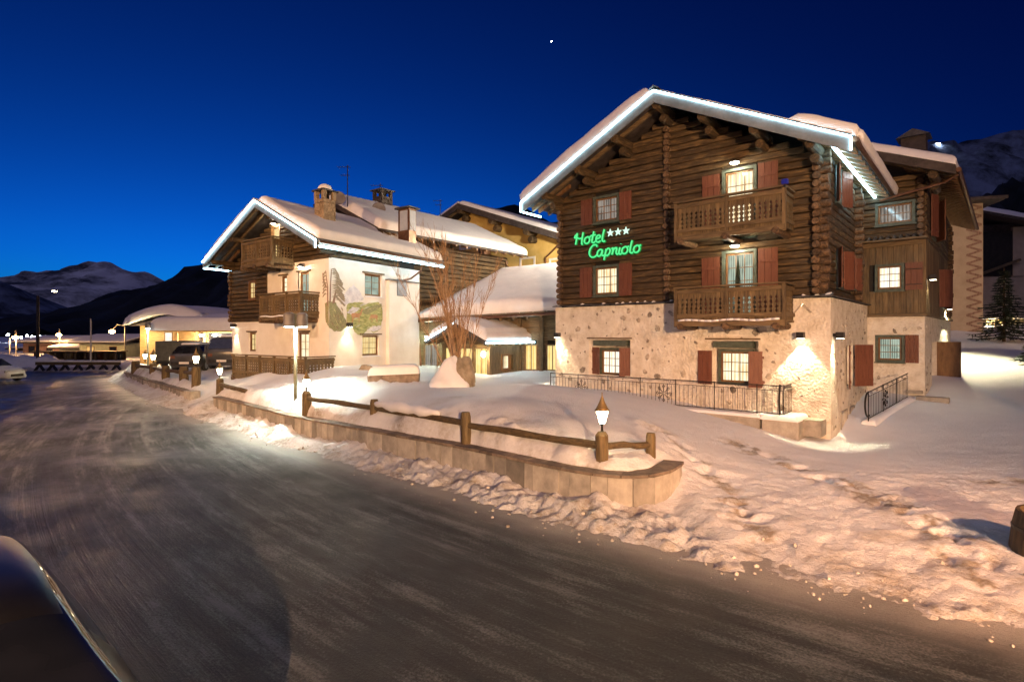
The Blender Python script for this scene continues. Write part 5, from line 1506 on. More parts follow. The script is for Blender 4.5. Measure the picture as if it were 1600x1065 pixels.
# ------------------------------------------------------------------ sunken entrance hall under the great snow slab
EO = Vector((1.97, 27.5, 0)); ERZ = math.atan2(-.278, .961)
hall = thing('entrance_hall', 'low timber entrance hall with huge snow slab between the two chalets', 'house', EO, ERZ)
ef = lambda u, d, z: (u, -d, z)
z = .3
holes = [(-.2-.02, .30, .3, 2.45), (-1.35, -.75, .3, 2.45), (-6.9, -6.1, .3, 2.5)]
while z < 4.2:
    for s, e in spans(-7.2, .6, z, z+.3, holes): MB(ef).box(s, e, -.1, .02+random.uniform(0, .02), z+.004, z+.296).build('board', 'wood_x', hall)
    z += .3
MB().box(-7.2, .6, .12, 5, .2, 4.2).build('inner_wall', 'dark_opening', hall)
def door(u0, u1, lit):
    w = MB(ef).box(u0-.06, u0, -.08, .05, .3, 2.5).box(u1, u1+.06, -.08, .05, .3, 2.5).box(u0, u1, -.08, .05, 2.44, 2.5).build('door', 'window_wood', hall)
    MB(ef).box(u0+.004, u1-.004, -.06, -.04, 1.25, 2.43).build('pane', lit, w); MB(ef).box(u0+.004, u1-.004, -.06, -.02, .3, 1.24).build('panel', 'window_wood', w)
    MB(ef).box((u0+u1)/2-.02, (u0+u1)/2+.02, -.03, .0, 1.25, 2.43).build('glazing_bar', 'window_wood', w); MB(ef).box(u1-.14, u1-.10, -.02, .05, 1.0, 1.25).build('handle', 'iron', w)
door(-.22, .30, 'pane_glow'); door(-1.32, -.78, 'pane_glow'); door(-6.85, -6.15, 'pane_dim')
for u in (-.5, -1.62): MB(ef).box(u-.1, u+.1, .03, .2, .2, 3.95).build('post', 'wood_z', hall)
def EP(s, t):
    a = Vector((-7.3, -1.3, 3.75)).lerp(Vector((-5.0, 4.4, 6.35)), t); b = Vector((.75, -1.3, 4.1)).lerp(Vector((1.2, 4.4, 6.75)), t)
    return a.lerp(b, s)
c = [EP(0,0), EP(1,0), EP(1,1), EP(0,1)]
mb = MB(); mb.add([p - Vector((0,0,.16)) for p in c] + [p - Vector((0,0,.02)) for p in c], [(0,3,2,1),(4,5,6,7),(0,1,5,4),(1,2,6,5),(2,3,7,6),(3,0,4,7)])
hr_ = mb.build('roof', 'wood_x', hall)
snow_slab(hr_, EP, lambda s, t: (.62 if s > .22 else .10 + .5*max(0, (s-.04)/.18)) * (1.0 if s < .8 else 1 - .35*(s-.8)/.2*(1-t)), 40, 30, .5, seed=71, lump=.05)
for k in range(12):
    a, b = EP(k/12, 0), EP((k+.92)/12, 0)
    MB().bar(a + Vector((0,.05,.02)), b + Vector((0,.05,.02)), .35, .03).build('roof_slate', 'slate', hr_)
    p, q = EP((k+.5)/12, 0), EP((k+.5)/12, .28)
    MB().bar(p - Vector((0,0,.24)), q - Vector((0,0,.24)), .12, .14).build('rafter', 'wood_y', hr_)
mb = MB(); mb.tube([EP(0,0)+Vector((0,-.08,-.12)), EP(1,0)+Vector((0,-.08,-.12))], .07, 8); mb.build('gutter', 'copper', hr_)
mb = MB(); mb.tube([EP(0,0)+Vector((.1,-.05,-.2)), EP(0,0)+Vector((.5,.5,-1.2)), EP(0,0)+Vector((.55,.6,-2.6))], .05, 7); mb.build('downpipe', 'copper', hr_)
light('hall_lamp', 'POINT', hall, (-6.5, -.6, 2.75), 26, (.7, 1, .7), shadow_soft_size=.08)
mb = MB(); mb.lathe([(.15, 0), (.12, -.06), (.03, -.1)], (-6.5, -.45, 2.9), 12); mb.build('ceiling_lamp', 'lamp_cool', hall)
# porch
PO = Vector((-1.08, 26.0, 0)); PRZ = math.atan2(-.64, .77)
porch = thing('entrance_porch', 'gabled wooden porch with lit windows and snow cap before the hall', 'porch', PO, PRZ)
pf = lambda u, d, z: (u, -d, z); psd = lambda u, d, z: (d, u, z)
for u in (-3.05, -2.1, -1.0, -.02): MB(pf).box(u-.09, u+.09, -.16, .03, .2, 2.55).build('post', 'wood_z', porch)
for u0, u1 in ((-2.94, -2.21), (-1.99, -1.11), (-.89, -.13)):
    MB(pf).box(u0, u1, -.10, -.02, .2, .95).build('panel', 'wood_z', porch); MB(pf).box(u0, u1, -.07, -.055, .96, 2.3).build('pane', 'pane_glow', porch)
    MB(pf).box((u0+u1)/2-.02, (u0+u1)/2+.02, -.08, -.03, .96, 2.3).build('glazing_bar', 'window_wood', porch)
MB(pf).box(-3.2, .1, -.14, .02, 2.31, 2.52).build('beam', 'wood_x', porch)
MB().poly([(-3.1, -.0, 2.53), (0, -.0, 2.53), (-1.55, 0, 3.15)], (0, .1, 0)).build('gable', 'log_x', porch)
y = .1
while y < 2.5:
    w = min(.24, 2.5-y)
    if .9 < y < 1.6: MB(psd).box(y, y+w-.006, -.06, .01, .2, 1.25).build('board', 'wood_z', porch); MB(psd).box(y, y+w-.006, -.06, .01, 2.0, 2.5).build('board', 'wood_z', porch)
    else: MB(psd).box(y, y+w-.006, -.06, .01, .2, 2.5).build('board', 'wood_z', porch)
    y += w
window(porch, psd, .92, 1.5, 1.3, 2.0, .02, 2, 1, 'pane_bright', trim='window_wood', tw=.06, sill=False)
MB().box(-3, -.12, 2.4, 2.5, .2, 2.5).build('inner_wall', 'pane_glow', porch)
MB().box(-3.0, -.1, .2, 2.4, .15, .22).build('floor', 'wood_x', porch)
prf, pzf = gable_roof(porch, -1.55, 2.0, 2.0, -.75, 3.0, 3.55, .42, .2, fascia='dark_roof', raf=.5, purl=())
for sg in (-1, 1): snow_slab(prf, lambda s, t, q=sg: (-1.55+q*(2.0*s-.0), -.75+3.6*t, pzf(-1.55+q*2.0*s)+.02), lambda s, t: .42 if s < .85 else .3, 20, 26, .4, seed=80+sg, lump=.04)
strip('light_strip', 'white light strip along side eaves of the entrance porch', [[(.48, -.7, pzf(.45)-.10), (.48, 2.9, pzf(.45)-.10)]], PO, PRZ, .05)
strip('light_strip', 'white light strip along front gable of the entrance porch', [[(-3.55, -.82, pzf(-3.55)-.02), (-1.55, -.82, 3.53)]], PO, PRZ, .03)
pl = thing('porch_lantern', 'bright wall lantern on the corner post of the entrance porch', 'lantern', PO, PRZ)
mb = MB(); mb.lathe([(.05, -.12), (.1, -.05), (.1, .1), (.04, .16)], (-.15, -.22, 2.05), 10); mb.build('globe', 'lantern_glow', pl); MB().box(-.17, -.13, -.2, .0, 2.2, 2.24).build('arm', 'iron', pl)
light('bulb', 'POINT', pl, (-.15, -.4, 2.0), 30, (1, .72, .36), shadow_soft_size=.08)
light('inside_lamp', 'POINT', porch, (-1.5, 1.3, 2.2), 25, (1, .72, .34), shadow_soft_size=.15)
lb = thing('stone_bench', 'low stone parapet with snow beside the porch wall', 'parapet', PO, PRZ)
MB().box(.15, .55, .1, 2.6, .2, 1.0).build('stones', 'chimney_stone', lb, bevel=.03); MB().box(.12, .60, .05, 2.65, 1.003, 1.1).build('snow', 'roof_snow', lb, bevel=.04)

# ------------------------------------------------------------------ houses on the far right
bh = thing('beige_house', 'tall beige house with zigzag painted corner behind the wing', 'house', at(1536, 522, 36), 0)
bh.location.z = 0; bh.rotation_euler = (0, 0, math.atan2(-.3, .95))
MB().box(-9, 0, 0, 10, 0, 11.5).build('wall', 'beige_plaster', bh)
mb = MB()
for k in range(17):
    z = 2.0 + k*.56
    for d in (0, 1):
        mb.bar((-.9, -.006, z), (-.08, -.006, z+.28), .13, .012, (0,-1,0)) if d == 0 else mb.bar((-.08, -.007, z+.28), (-.9, -.007, z+.56), .13, .012, (0,-1,0))
mb.build('zigzag_border', 'paint_brown', bh)
MB().box(-4.6, -3.6, -.03, .02, 4.0, 6.0).build('window', 'dark_opening', bh)
bx_ = MB().box(-4.0, -2.9, -.25, -.005, 3.9, 5.6).build('window_box', 'dark_opening', bh, bevel=.05)
mb = MB(); mb.box(-9, .8, -1.2, 11, 11.5, 11.7); b2 = mb.build('roof', 'dark_roof', bh)
bh2 = thing('porch_house', 'beige house with deep dark balcony and snowy roof at far right', 'house', at(1600, 522, 44), 0)
bh2.location.z = 0; bh2.rotation_euler = (0, 0, math.atan2(-.2, .98))
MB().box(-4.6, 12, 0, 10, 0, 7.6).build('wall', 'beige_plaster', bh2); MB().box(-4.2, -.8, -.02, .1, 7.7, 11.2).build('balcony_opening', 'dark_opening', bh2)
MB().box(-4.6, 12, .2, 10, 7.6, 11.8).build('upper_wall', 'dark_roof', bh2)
MB().bar((-4.6, -.3, 7.2), (-.4, -.3, 8.9), .12, .2).build('brace', 'wood_x', bh2); MB().box(-.8, .1, -.1, .25, 7.61, 11.5).build('pillar', 'beige_plaster', bh2)
r_ = MB().poly([(-5.4, -1.2, 13.0), (.6, -1.2, 11.5), (.6, -1.2, 11.7), (-5.4, -1.2, 13.2)], (0, 9, 0)).build('roof', 'dark_roof', bh2)
snow_slab(r_, lambda s, t: (-5.4+6.0*s, -1.25+9*t, 13.2-1.5*s), lambda s, t: .4, 16, 20, .35, seed=91)
MB().box(-4.4, -3.2, 3, 4, 12.5, 16.0).build('chimney', 'beige_plaster', bh2)
gl = thing('low_lit_building', 'low lit garage building behind the spruce tree', 'garage', at(1548, 545, 40)); gl.location.z = 2.2
MB().box(-.3, 6, 0, 4, 0, 1.9).build('wall', 'beige_plaster', gl); MB().box(-.5, 6.2, -.4, 4, 1.9, 2.02).build('roof', 'roof_snow', gl, bevel=.04)
MB().box(1.2, 1.9, -.03, .02, .5, 1.1).build('window', 'pane_dim', gl); MB().box(-.35, -.15, -.15, -.01, 1.2, 1.4).build('lamp', 'lamp_white', gl)
light('bulb', 'POINT', gl, (.3, -.7, 1.4), 420, (1, .74, .3), shadow_soft_size=.1)

def conifer(label, base, h, r, n=26, seed=1, group=None):
    rnd = random.Random(seed)
    t = thing('spruce_tree', label, 'tree', base, rnd.uniform(0, 6), group)
    mb = MB(); mb.tube([(0,0,-.3), (0,0,h*.5), (0,0,h)], [h*.022, h*.014, .01], 8); mb.build('trunk', 'log_end', t)
    V, Fc = [], []
    def quad(p, d, w, l):
        d = d.normalized(); s = d.cross(Vector((rnd.uniform(-1,1), rnd.uniform(-1,1), 1))).normalized()*w
        o = len(V); V.extend([p-s, p+s, p+d*l+s*.3, p+d*l-s*.3]); Fc.append((o, o+1, o+2, o+3))
    for k in range(n):
        f = k/n; z = h*(.10 + .88*f); R_ = r*(1-f)**.8*rnd.uniform(.8, 1.15)
        m = int(9 - 4*f)
        for b in range(m):
            a = 2*math.pi*(b + rnd.random())/m
            d0 = Vector((math.cos(a), math.sin(a), 0)); L_ = R_*rnd.uniform(.6, 1.1)
            for q in range(int(7 + L_*9)):
                s = (q+1)/(8 + L_*9)
                p = Vector((0,0,z)) + d0*L_*s + Vector((0,0,-.30*L_*s + .18*L_*s*s))
                for w in range(3):
                    dd = d0 + Vector((rnd.uniform(-.9,.9), rnd.uniform(-.9,.9), rnd.uniform(-.5,.25)))
                    quad(p, dd, .028, rnd.uniform(.12, .26))
    mb = MB(); mb.v, mb.f = [tuple(v) for v in V], Fc
    mb.build('crown', 'needle', t, recalc=False)
    return t
conifer('dark spruce standing on the snowbank at the right edge', (26.6, 30.0, zland(26.6, 30)-.1), 4.1, 1.5, 26, 3)
conifer('low bushy young spruce at the right picture edge', (22.6, 23.6, zland(22.6, 23.6)-.2), 1.9, 1.5, 12, 5)
# ------------------------------------------------------------------ stone-clad garden walls
def seg_path(pts, step):
    out, carry = [], 0
    P = [Vector((x, y, 0)) for x, y in pts]
    L_ = [0]
    for a, b in zip(P[:-1], P[1:]): L_.append(L_[-1] + (b-a).length)
    def pos(s):
        s = max(0, min(L_[-1], s))
        for i in range(len(P)-1):
            if s <= L_[i+1] + 1e-9:
                return P[i].lerp(P[i+1], (s-L_[i])/(L_[i+1]-L_[i]))
        return P[-1]
    return pos, L_[-1]

def chaik(pts, n=2):
    for _ in range(n):
        o = [pts[0]]
        for a, b in zip(pts[:-1], pts[1:]):
            o += [(a[0]*.75+b[0]*.25, a[1]*.75+b[1]*.25), (a[0]*.25+b[0]*.75, a[1]*.25+b[1]*.75)]
        pts = o + [pts[-1]]
    return pts

def clad_wall(label, pts, h, name='garden_wall'):
    pts = chaik(pts)
    pos, L_ = seg_path(pts, .3)
    o = MB()
    root = None
    n = int(L_/.3)
    core = MB()
    fr, bk = [], []
    for i in range(n+1):
        s = L_*i/n; p = pos(s); d = (pos(s+.05)-pos(s-.05)).normalized(); nn = Vector((-d.y, d.x, 0))
        fr.append(p + nn*.035); bk.append(p + nn*.30)
    for i in range(n):
        a, b, c, e = fr[i], fr[i+1], bk[i+1], bk[i]
        up = Vector((0,0,h-.05)); dn = Vector((0,0,-.25))
        core.add([a+dn, b+dn, c+dn, e+dn, a+up, b+up, c+up, e+up], [(4,5,6,7),(0,1,5,4),(2,3,7,6)] + ([(3,0,4,7)] if i == 0 else []) + ([(1,2,6,5)] if i == n-1 else []))
    W = core.build(name, 'concrete', None, recalc=False)
    tag(W, label, 'wall')
    s = 0
    while s < L_ - .05:                                   # upright slabs
        w = min(random.choice([.22, .3, .36, .42, .48, .6]), L_-s)
        a, b = pos(s+.004), pos(s+w-.004); d = (b-a).normalized(); nn = Vector((-d.y, d.x, 0))
        t = random.uniform(-.012, .012)
        f0, f1 = a + nn*t, b + nn*t; g0, g1 = a + nn*.034, b + nn*.034
        MB().add([f0+Vector((0,0,-.2)), f1+Vector((0,0,-.2)), g1+Vector((0,0,-.2)), g0+Vector((0,0,-.2)), f0+Vector((0,0,h-.056)), f1+Vector((0,0,h-.056)), g1+Vector((0,0,h-.056)), g0+Vector((0,0,h-.056))],
            [(0,3,2,1),(4,5,6,7),(0,1,5,4),(1,2,6,5),(2,3,7,6),(3,0,4,7)]).build('slab', 'clad_stone', W)
        s += w
    s = 0
    while s < L_ - .05:                                   # cap stones
        w = min(random.uniform(.32, .62), L_-s)
        a, b = pos(s+.004), pos(s+w-.004); d = (b-a).normalized(); nn = Vector((-d.y, d.x, 0))
        o_ = random.uniform(.03, .05); dz = random.uniform(0, .012)
        f0, f1, g0, g1 = a - nn*o_, b - nn*o_, a + nn*.33, b + nn*.33
        z0, z1 = Vector((0,0,h-.048+dz)), Vector((0,0,h-.0+dz))
        MB().add([f0+z0, f1+z0, g1+z0, g0+z0, f0+z1, f1+z1, g1+z1, g0+z1], [(0,3,2,1),(4,5,6,7),(0,1,5,4),(1,2,6,5),(2,3,7,6),(3,0,4,7)]).build('cap_stone', 'cap_stone', W)
        s += w
    return W
clad_wall('long low stone-clad wall curving round the snowy garden', WALL, .64)
clad_wall('short stone-clad wall left of the driveway gap', LWALL, .56)
# end pier of the short wall
MB().box(-.32, .32, -.2, .2, -.2, .60).build('wall_pier', 'clad_stone', None, bevel=.02)
o = bpy.data.objects['wall_pier']; o.location = (-13.62, 23.62, 0); o.rotation_euler = (0,0,-.6)
tag(o, 'square stone pier ending the short wall at the driveway', 'pier')

# ------------------------------------------------------------------ log posts, rails and lanterns
def fence_post(x, y, h, r, label, zb=None, flat_=False, group='short log posts of the garden fence'):
    z = zland(x, y) if zb is None else zb
    mb = MB()
    if flat_:
        mb.tube([(0,0,-.35), (0,0,h*.5), (0,0,h*.86), (0,0,h)], [r, r*1.0, r*.97, r*.80], 9, jit=.04)
    else:
        mb.tube([(0,0,-.35), (0,0,h*.5), (0,0,h*.90), (0,0,h)], [r*1.02, r, r*.96, r*.6], 9, jit=.05)
    o = mb.build('fence_post', 'post_wood')
    o.location = (x, y, z); o.rotation_euler = (random.uniform(-.03, .03), random.uniform(-.03, .03), random.uniform(0, 3))
    tag(o, label, 'post', group)
    return Vector((x, y, z + h))
def fence_rail(p, q, r, label, group='log rails of the garden fence'):
    p, q = Vector(p), Vector(q)
    m = MB(); k = 7; pts, rr = [], []
    for i in range(k+1):
        a = p.lerp(q, i/k); a.z += .012*math.sin(i*1.3 + p.x) * (0 < i < k); pts.append(a); rr.append(r*random.uniform(.88, 1.1))
    m.tube(pts, rr, 8, jit=.07)
    return tag(m.build('fence_rail', 'rail_wood'), label, 'rail', group)
def lantern(p, label, s=1.0, energy=20, group='small lanterns on log posts'):
    t = thing('post_lantern', label, 'lantern', p, 0, group)
    mb = MB(); mb.lathe([(.05, -.02), (.05, .02), (.022, .04), (.02, .13), (.045, .15), (.05, .17)], (0,0,0), 8); mb.build('stem', 'iron', t).scale = (s,)*3
    mb = MB(); mb.lathe([(.055, .172), (.105, .36), (.098, .40)], (0,0,0), 8); mb.build('glass', 'lantern_glow', t).scale = (s,)*3
    mb = MB()
    for k in range(4):
        a = k*math.pi/2 + .4
        mb.tube([(.058*math.cos(a), .058*math.sin(a), .17), (.112*math.cos(a), .112*math.sin(a), .36), (.108*math.cos(a), .108*math.sin(a), .40)], .006, 4)
    mb.build('ribs', 'iron', t).scale = (s,)*3
    mb = MB(); mb.lathe([(.135, .40), (.10, .45), (.06, .53), (.03, .61), (.012, .65), (.008, .72)], (0,0,0), 10); mb.build('cap', 'brass', t, smooth=True).scale = (s,)*3
    light('bulb', 'POINT', t, (0, 0, .30*s), energy, (1, .76, .42), shadow_soft_size=.10)
    return t
# right garden, from the wall's end towards the driveway
G = [((2.6, 10.4), .55, .095, True, 'pointed end post of the garden fence, nearest the trampled forecourt'),
     ((1.6, 9.86), .67, .115, False, 'thick log post carrying the nearest lantern on the garden wall'),
     ((-.99, 11.98), .70, .115, True, 'log post between nearest lantern post and the half-buried rail'),
     ((-3.58, 14.42), .69, .115, True, 'log post left of the snow-covered rail, middle of the garden wall'),
     ((-5.97, 16.12), .73, .13, False, 'log post with lantern beside the tall double-headed lamp'),
     ((-11.75, 22.3), .62, .14, False, 'log post with lantern at the driveway end of the long wall')]
tops = []
for (x, y), h, r, fl, lab in G: tops.append(fence_post(x, y, h, r, lab, zb={2.6: .60, 1.6: .60}.get(x, .62), flat_=fl))
def rl(i, j, dz0, dz1, r, lab): fence_rail(tops[i] - Vector((0,0,dz0)), tops[j] - Vector((0,0,dz1)), r, lab)
rl(0, 1, .22, .25, .06, 'short log rail between the lantern post and the end post')
rl(1, 2, .25, .28, .07, 'long log rail left of the nearest lantern post')
rl(2, 3, .24, .22, .07, 'log rail half buried under snow in the middle of the wall')
rl(3, 4, .22, .20, .075, 'log rail running from the double lamp to the middle post')
fence_rail(tops[5] - Vector((0,0,.25)), (-9.6, 20.0, .95), .08, 'stub of log rail beside the driveway lantern')
def snow_on(p, q, r, label):
    p, q = Vector(p), Vector(q)
    mb = MB(); k = 12
    mb.tube([p.lerp(q, i/k) + Vector((0,0,.02*math.sin(i*2.1))) for i in range(k+1)], [r*(.4 + .6*min(1, i/3, (k-i)/3))*random.uniform(.85, 1.15) for i in range(k+1)], 8, jit=.08)
    return tag(mb.build('snow_drape', 'roof_snow', smooth=True), label, 'snow', kind='stuff')
snow_on(tops[2].lerp(tops[3], .25) - Vector((0,0,.12)), tops[3] - Vector((0,0,.10)), .13, 'snow lying on the half buried log rail')
lantern(tops[1] - Vector((0,0,.02)), 'lit lantern with pointed cap on the nearest thick log post', 1.0, 34)
lantern(tops[4] - Vector((0,0,.02)), 'lit lantern beside the tall double-headed lamp post', .9, 22)
lantern(tops[5] - Vector((0,0,.02)), 'lit lantern at the right side of the driveway gap', 1.0, 26)
# left fence beyond the driveway
GL_ = [((-13.95, 24.5), .80, .19, 'broad log post with lantern at the left side of the driveway gap'), ((-15.9, 26.9), .68, .21, 'big round-topped log post, first left of the driveway lantern'),
       ((-18.1, 29.0), .62, .19, 'round-topped log post, second left of the driveway lantern'), ((-20.3, 31.4), .62, .2, 'round-topped log post with bright lantern, third left of the driveway'), ((-23.2, 34.2), .6, .24, 'round-topped log post at the far road bend')]
lt = [fence_post(x, y, h, r, lab, zb=.75, flat_=True) for (x, y), h, r, lab in GL_]
for i, lab in enumerate(['log rail left of the driveway lantern', 'log rail between first and second round posts', 'log rail between second and third round posts', 'log rail at the far road bend']):
    fence_rail(lt[i] - Vector((0,0,.28)), lt[i+1] - Vector((0,0,.26)), .09, lab)
lantern(lt[0] - Vector((0,0,.03)), 'lit lantern at the left side of the driveway gap', 1.25, 30); lantern(lt[3] - Vector((0,0,.03)), 'very bright lantern before the dark trailer', 1.2, 30)
lantern(Vector((-24.2, 36.6, 1.2)), 'bright lantern at the corner of the wooden shop', 1.2, 30)
# ------------------------------------------------------------------ tall double-headed lamp post
def park_lamp(pos, h, label, heads, energy, rz=0):
    t = thing('park_lamp', label, 'lamp post', pos, rz, 'park lamps with cylinder heads')
    mb = MB(); mb.tube([(0,0,-.4), (0,0,h)], .055, 10); mb.build('pole', 'pole_green', t, smooth=True)
    for dx in heads:
        mb = MB(); mb.tube([(0,0,h-.05), (dx, -.02, h-.02)], .03, 6); mb.build('arm', 'lamp_grey', t)
        mb = MB(); mb.lathe([(.165, -.42), (.17, -.40), (.17, -.06), (.14, .0), (.05, .03)], (dx, -.02, h), 16); hd = mb.build('lamp_head', 'lamp_grey', t, smooth=False)
        mb = MB(); mb.lathe([(.03, -.435), (.15, -.425), (.15, -.421)], (dx, -.02, h), 16); mb.build('lens', 'lamp_cool', t)
        light('bulb', 'SPOT', t, (dx, -.02, h-.46), energy, (.90, 1, .86), spot_size=RAD(128), spot_blend=.6, shadow_soft_size=.09, aim=(0,0,-1))
    return t
park_lamp((-6.75, 17.3, .6), 3.05, 'tall double-headed grey lamp post in front of the plaster chalet', (-.19, .19), 330, .45)
park_lamp((-24.6, 37.5, .7), 3.1, 'single-headed grey lamp post at the far road bend', (.0,), 620)

# ------------------------------------------------------------------ wrought-iron railings
def iron_rail(name, label, pts, h, wheels=(), nbar=None, zt=None):
    P = [Vector(p) for p in pts]
    mb = MB(); mb.tube([p + Vector((0,0,h)) for p in P], .017, 6); mb.tube([p + Vector((0,0,h-.13)) for p in P], .010, 5); mb.tube([p + Vector((0,0,.06)) for p in P], .013, 5)
    o = mb.build(name, 'iron'); tag(o, label, 'railing')
    for p, q in zip(P[:-1], P[1:]):
        n = max(1, int((q-p).length/.135))
        b0 = None
        for i in range(n+1):
            c = p.lerp(q, i/n)
            big = i % 9 == 0
            mb = MB(); r = .017 if big else .0075
            mb.tube([c + Vector((0,0,-.12 if big else .05)), c + Vector((0,0,h+(.03 if big else -.12)))], r, 5); mb.build('post' if big else 'bar', 'iron', o)
    d = (P[-1]-P[0]).normalized()
    for f in wheels:                                      # scrolled rosettes and top curls
        c = P[0].lerp(P[-1], f) + Vector((0,0,h*.48))
        mb = MB()
        for k in range(8):
            a = k*math.pi/4
            e = d*math.cos(a) + Vector((0,0,1))*math.sin(a); e2 = -d*math.sin(a) + Vector((0,0,1))*math.cos(a)
            pts_ = [c + e*.04, c + e*.17] + [c + e*(.215 + .04*math.cos(t)) + e2*(.035*math.sin(t)) for t in np.linspace(math.pi, -2.2, 7)]
            mb.tube(pts_, .012, 4)
        mb.build('rosette', 'iron', o)
    for f in np.arange(.07, 1, .13):
        c = P[0].lerp(P[-1], f) + Vector((0,0,h-.045)); mb = MB()
        mb.tube([c + d*(.05*math.cos(t)-.04) + Vector((0,0,.045*math.sin(t))) for t in np.linspace(.5, 6.0, 9)], .006, 4)
        mb.tube([c + d*(.05*math.cos(t)+.04) + Vector((0,0,.045*math.sin(t))) for t in np.linspace(.5, 6.0, 9)], .006, 4); mb.build('scroll', 'iron', o)
    return o
rA, rB = mw(-9.0, -.95, .72), mw(-1.0, -.95, .72)
iron_rail('iron_railing', 'wrought-iron railing with rosettes along the stone facade', [rA, rB], .84, (.17, .56))
iron_rail('iron_railing', 'short iron railing return at the right end of the facade', [mw(-.98, -.9, .72), mw(-.98, -.1, .72)], .84)
mb = MB(); mb.tube([mw(-1.05, -1.0, .7)+Vector((0,0,a)) + fn*(.09*math.sin(a*3.4)) for a in np.linspace(0, .9, 9)], .03, 6); tag(mb.build('iron_newel', 'iron'), 'curved iron newel at the right end of the facade railing', 'newel')
# terrace slab edge and retaining block under that railing
t = thing('terrace_edge', 'stone edge and retaining block of the facade terrace', 'retaining wall', MC, MRZ)
MB().box(-9.2, -1.55, -1.18, -.70, .2, .66).build('edge', 'concrete', t); MB().box(-1.5, -.55, -1.15, -.03, -.3, .62).build('block', 'clad_stone', t, bevel=.02); MB().box(-9.2, -.1, -.69, -.02, .2, .64).build('floor', 'concrete', t)
snow_slab(t, lambda s, tt: (-1.55+1.0*s, -1.18+1.15*tt, .63), lambda s, tt: .13, 12, 12, .16, name='snow', seed=5, lump=.02); snow_slab(t, lambda s, tt: (-6.5+4.95*s, -1.2+.9*tt, .66), lambda s, tt: .07, 30, 10, .1, name='snow', seed=6, lump=.02)
# side railing on its own low wall
sa, sb = mw(.62, 2.0, .0), mw(1.27, 5.5, .0)
t = thing('ramp_wall', 'low stone wall with snow under the side railing', 'retaining wall', sa, math.atan2(sb.y-sa.y, sb.x-sa.x))
Ls = (sb-sa).length
mb = MB(); mb.add([(0,-.18,-.3),(Ls,-.18,.2),(Ls,.14,.2),(0,.14,-.3),(0,-.18,.30),(Ls,-.18,.74),(Ls,.14,.74),(0,.14,.30)], [(0,3,2,1),(4,5,6,7),(0,1,5,4),(1,2,6,5),(2,3,7,6),(3,0,4,7)]); mb.build('stone_wall', 'chimney_stone', t)
snow_slab(t, lambda s, q: (-.05+(Ls+.1)*s, -.22+.42*q, .30+.44*s), lambda s, q: .14, 26, 10, .16, name='snow', seed=7, lump=.03)
iron_rail('iron_railing', 'heavy iron railing on low wall beside the side of the big chalet', [sa + Vector((0,0,.42)), sb + Vector((0,0,.82))], .85, (.4,))
mb = MB(); c0 = sa + Vector((0,0,.9)); dv = (sa-sb).normalized(); mb.tube([c0 + dv*(.05+.22*math.sin(a)) + Vector((0,0,.36*math.cos(a))) for a in np.linspace(.0, 3.6, 12)], .028, 6); tag(mb.build('iron_newel', 'iron'), 'big scrolled iron handrail end beside the cellar hatches', 'newel')
o = MB().box(-.45, .45, -.2, .2, -.3, .18).build('stone_step', 'concrete', bevel=.02); o.location = ww(.25, -.45, .72); o.rotation_euler = (0,0,WRZ); tag(o, 'single stone step at the corner of the boarded wing', 'step')

# ------------------------------------------------------------------ rocks in the garden snow
def rock(name, label, pos, size, seed, mat='boulder', tall=1.0):
    bm = bmesh.new(); bmesh.ops.create_icosphere(bm, subdivisions=4, radius=1)
    for v in bm.verts:
        n = float(fbm(np.array([v.co.x*1.1+seed+v.co.z]), np.array([v.co.y*1.1+v.co.z*.7]), 4, seed)[0])
        f = 1 + .75*n
        c = v.co.copy(); mx = max(abs(c.x), abs(c.y), abs(c.z)); c = c.lerp(c/mx*.85, .4)
        taper = 1 - .45*max(0, c.z)*tall
        v.co = Vector((c.x*f*size[0]*taper, c.y*f*size[1]*taper, c.z*f*size[2]))
    me = bpy.data.meshes.new(name); bm.to_mesh(me); bm.free()
    me.polygons.foreach_set('use_smooth', [True]*len(me.polygons))
    o = bpy.data.objects.new(name, me); COL.objects.link(o); me.materials.append(M[mat]); o.location = pos
    return tag(o, label, 'rock')
rp = Vector((-1.62, 17.2, zland(-1.62, 17.2)))
rk = rock('boulder', 'pale pointed boulder half wrapped in snow before the birch', rp + Vector((.12, .12, .22)), (.42, .42, .80), 7)
rk2 = rock('snow', '', rp + Vector((-.22, .0, .12)), (.68, .60, .82), 12, 'roof_snow', 1.7); 
del rk2['category']
rk2.parent = rk; rk2.location = Vector((-.34, -.08, -.14)); rk2.name = 'snow'
sp = Vector(((617-800)/F*19.2, 19.2, zland(-4.05, 19.2)))
sb_ = thing('stone_trough', 'long flat grey stone slab under a thick snow cushion', 'stone slab', sp, .12)
mb = MB(); mb.poly([(-.85,-.35,-.2),(.82,-.35,-.2),(.86,-.35,.30),(.5,-.35,.26),(-.5,-.35,.27),(-.9,-.35,.2)], (0,.75,0)); mb.build('slab', 'cap_stone', sb_, bevel=.03)
snow_slab(sb_, lambda s, t: (-.86+1.72*s, -.42+.85*t, .20+.06*s), lambda s, t: .30, 20, 14, .22, name='snow', seed=14, lump=.03)
o = rock('garden_stone', 'small tan stone showing in the snow by the white wall', (-6.0, 22.9, zland(-6.0, 22.9)+.0), (.35,.3,.2), 17)

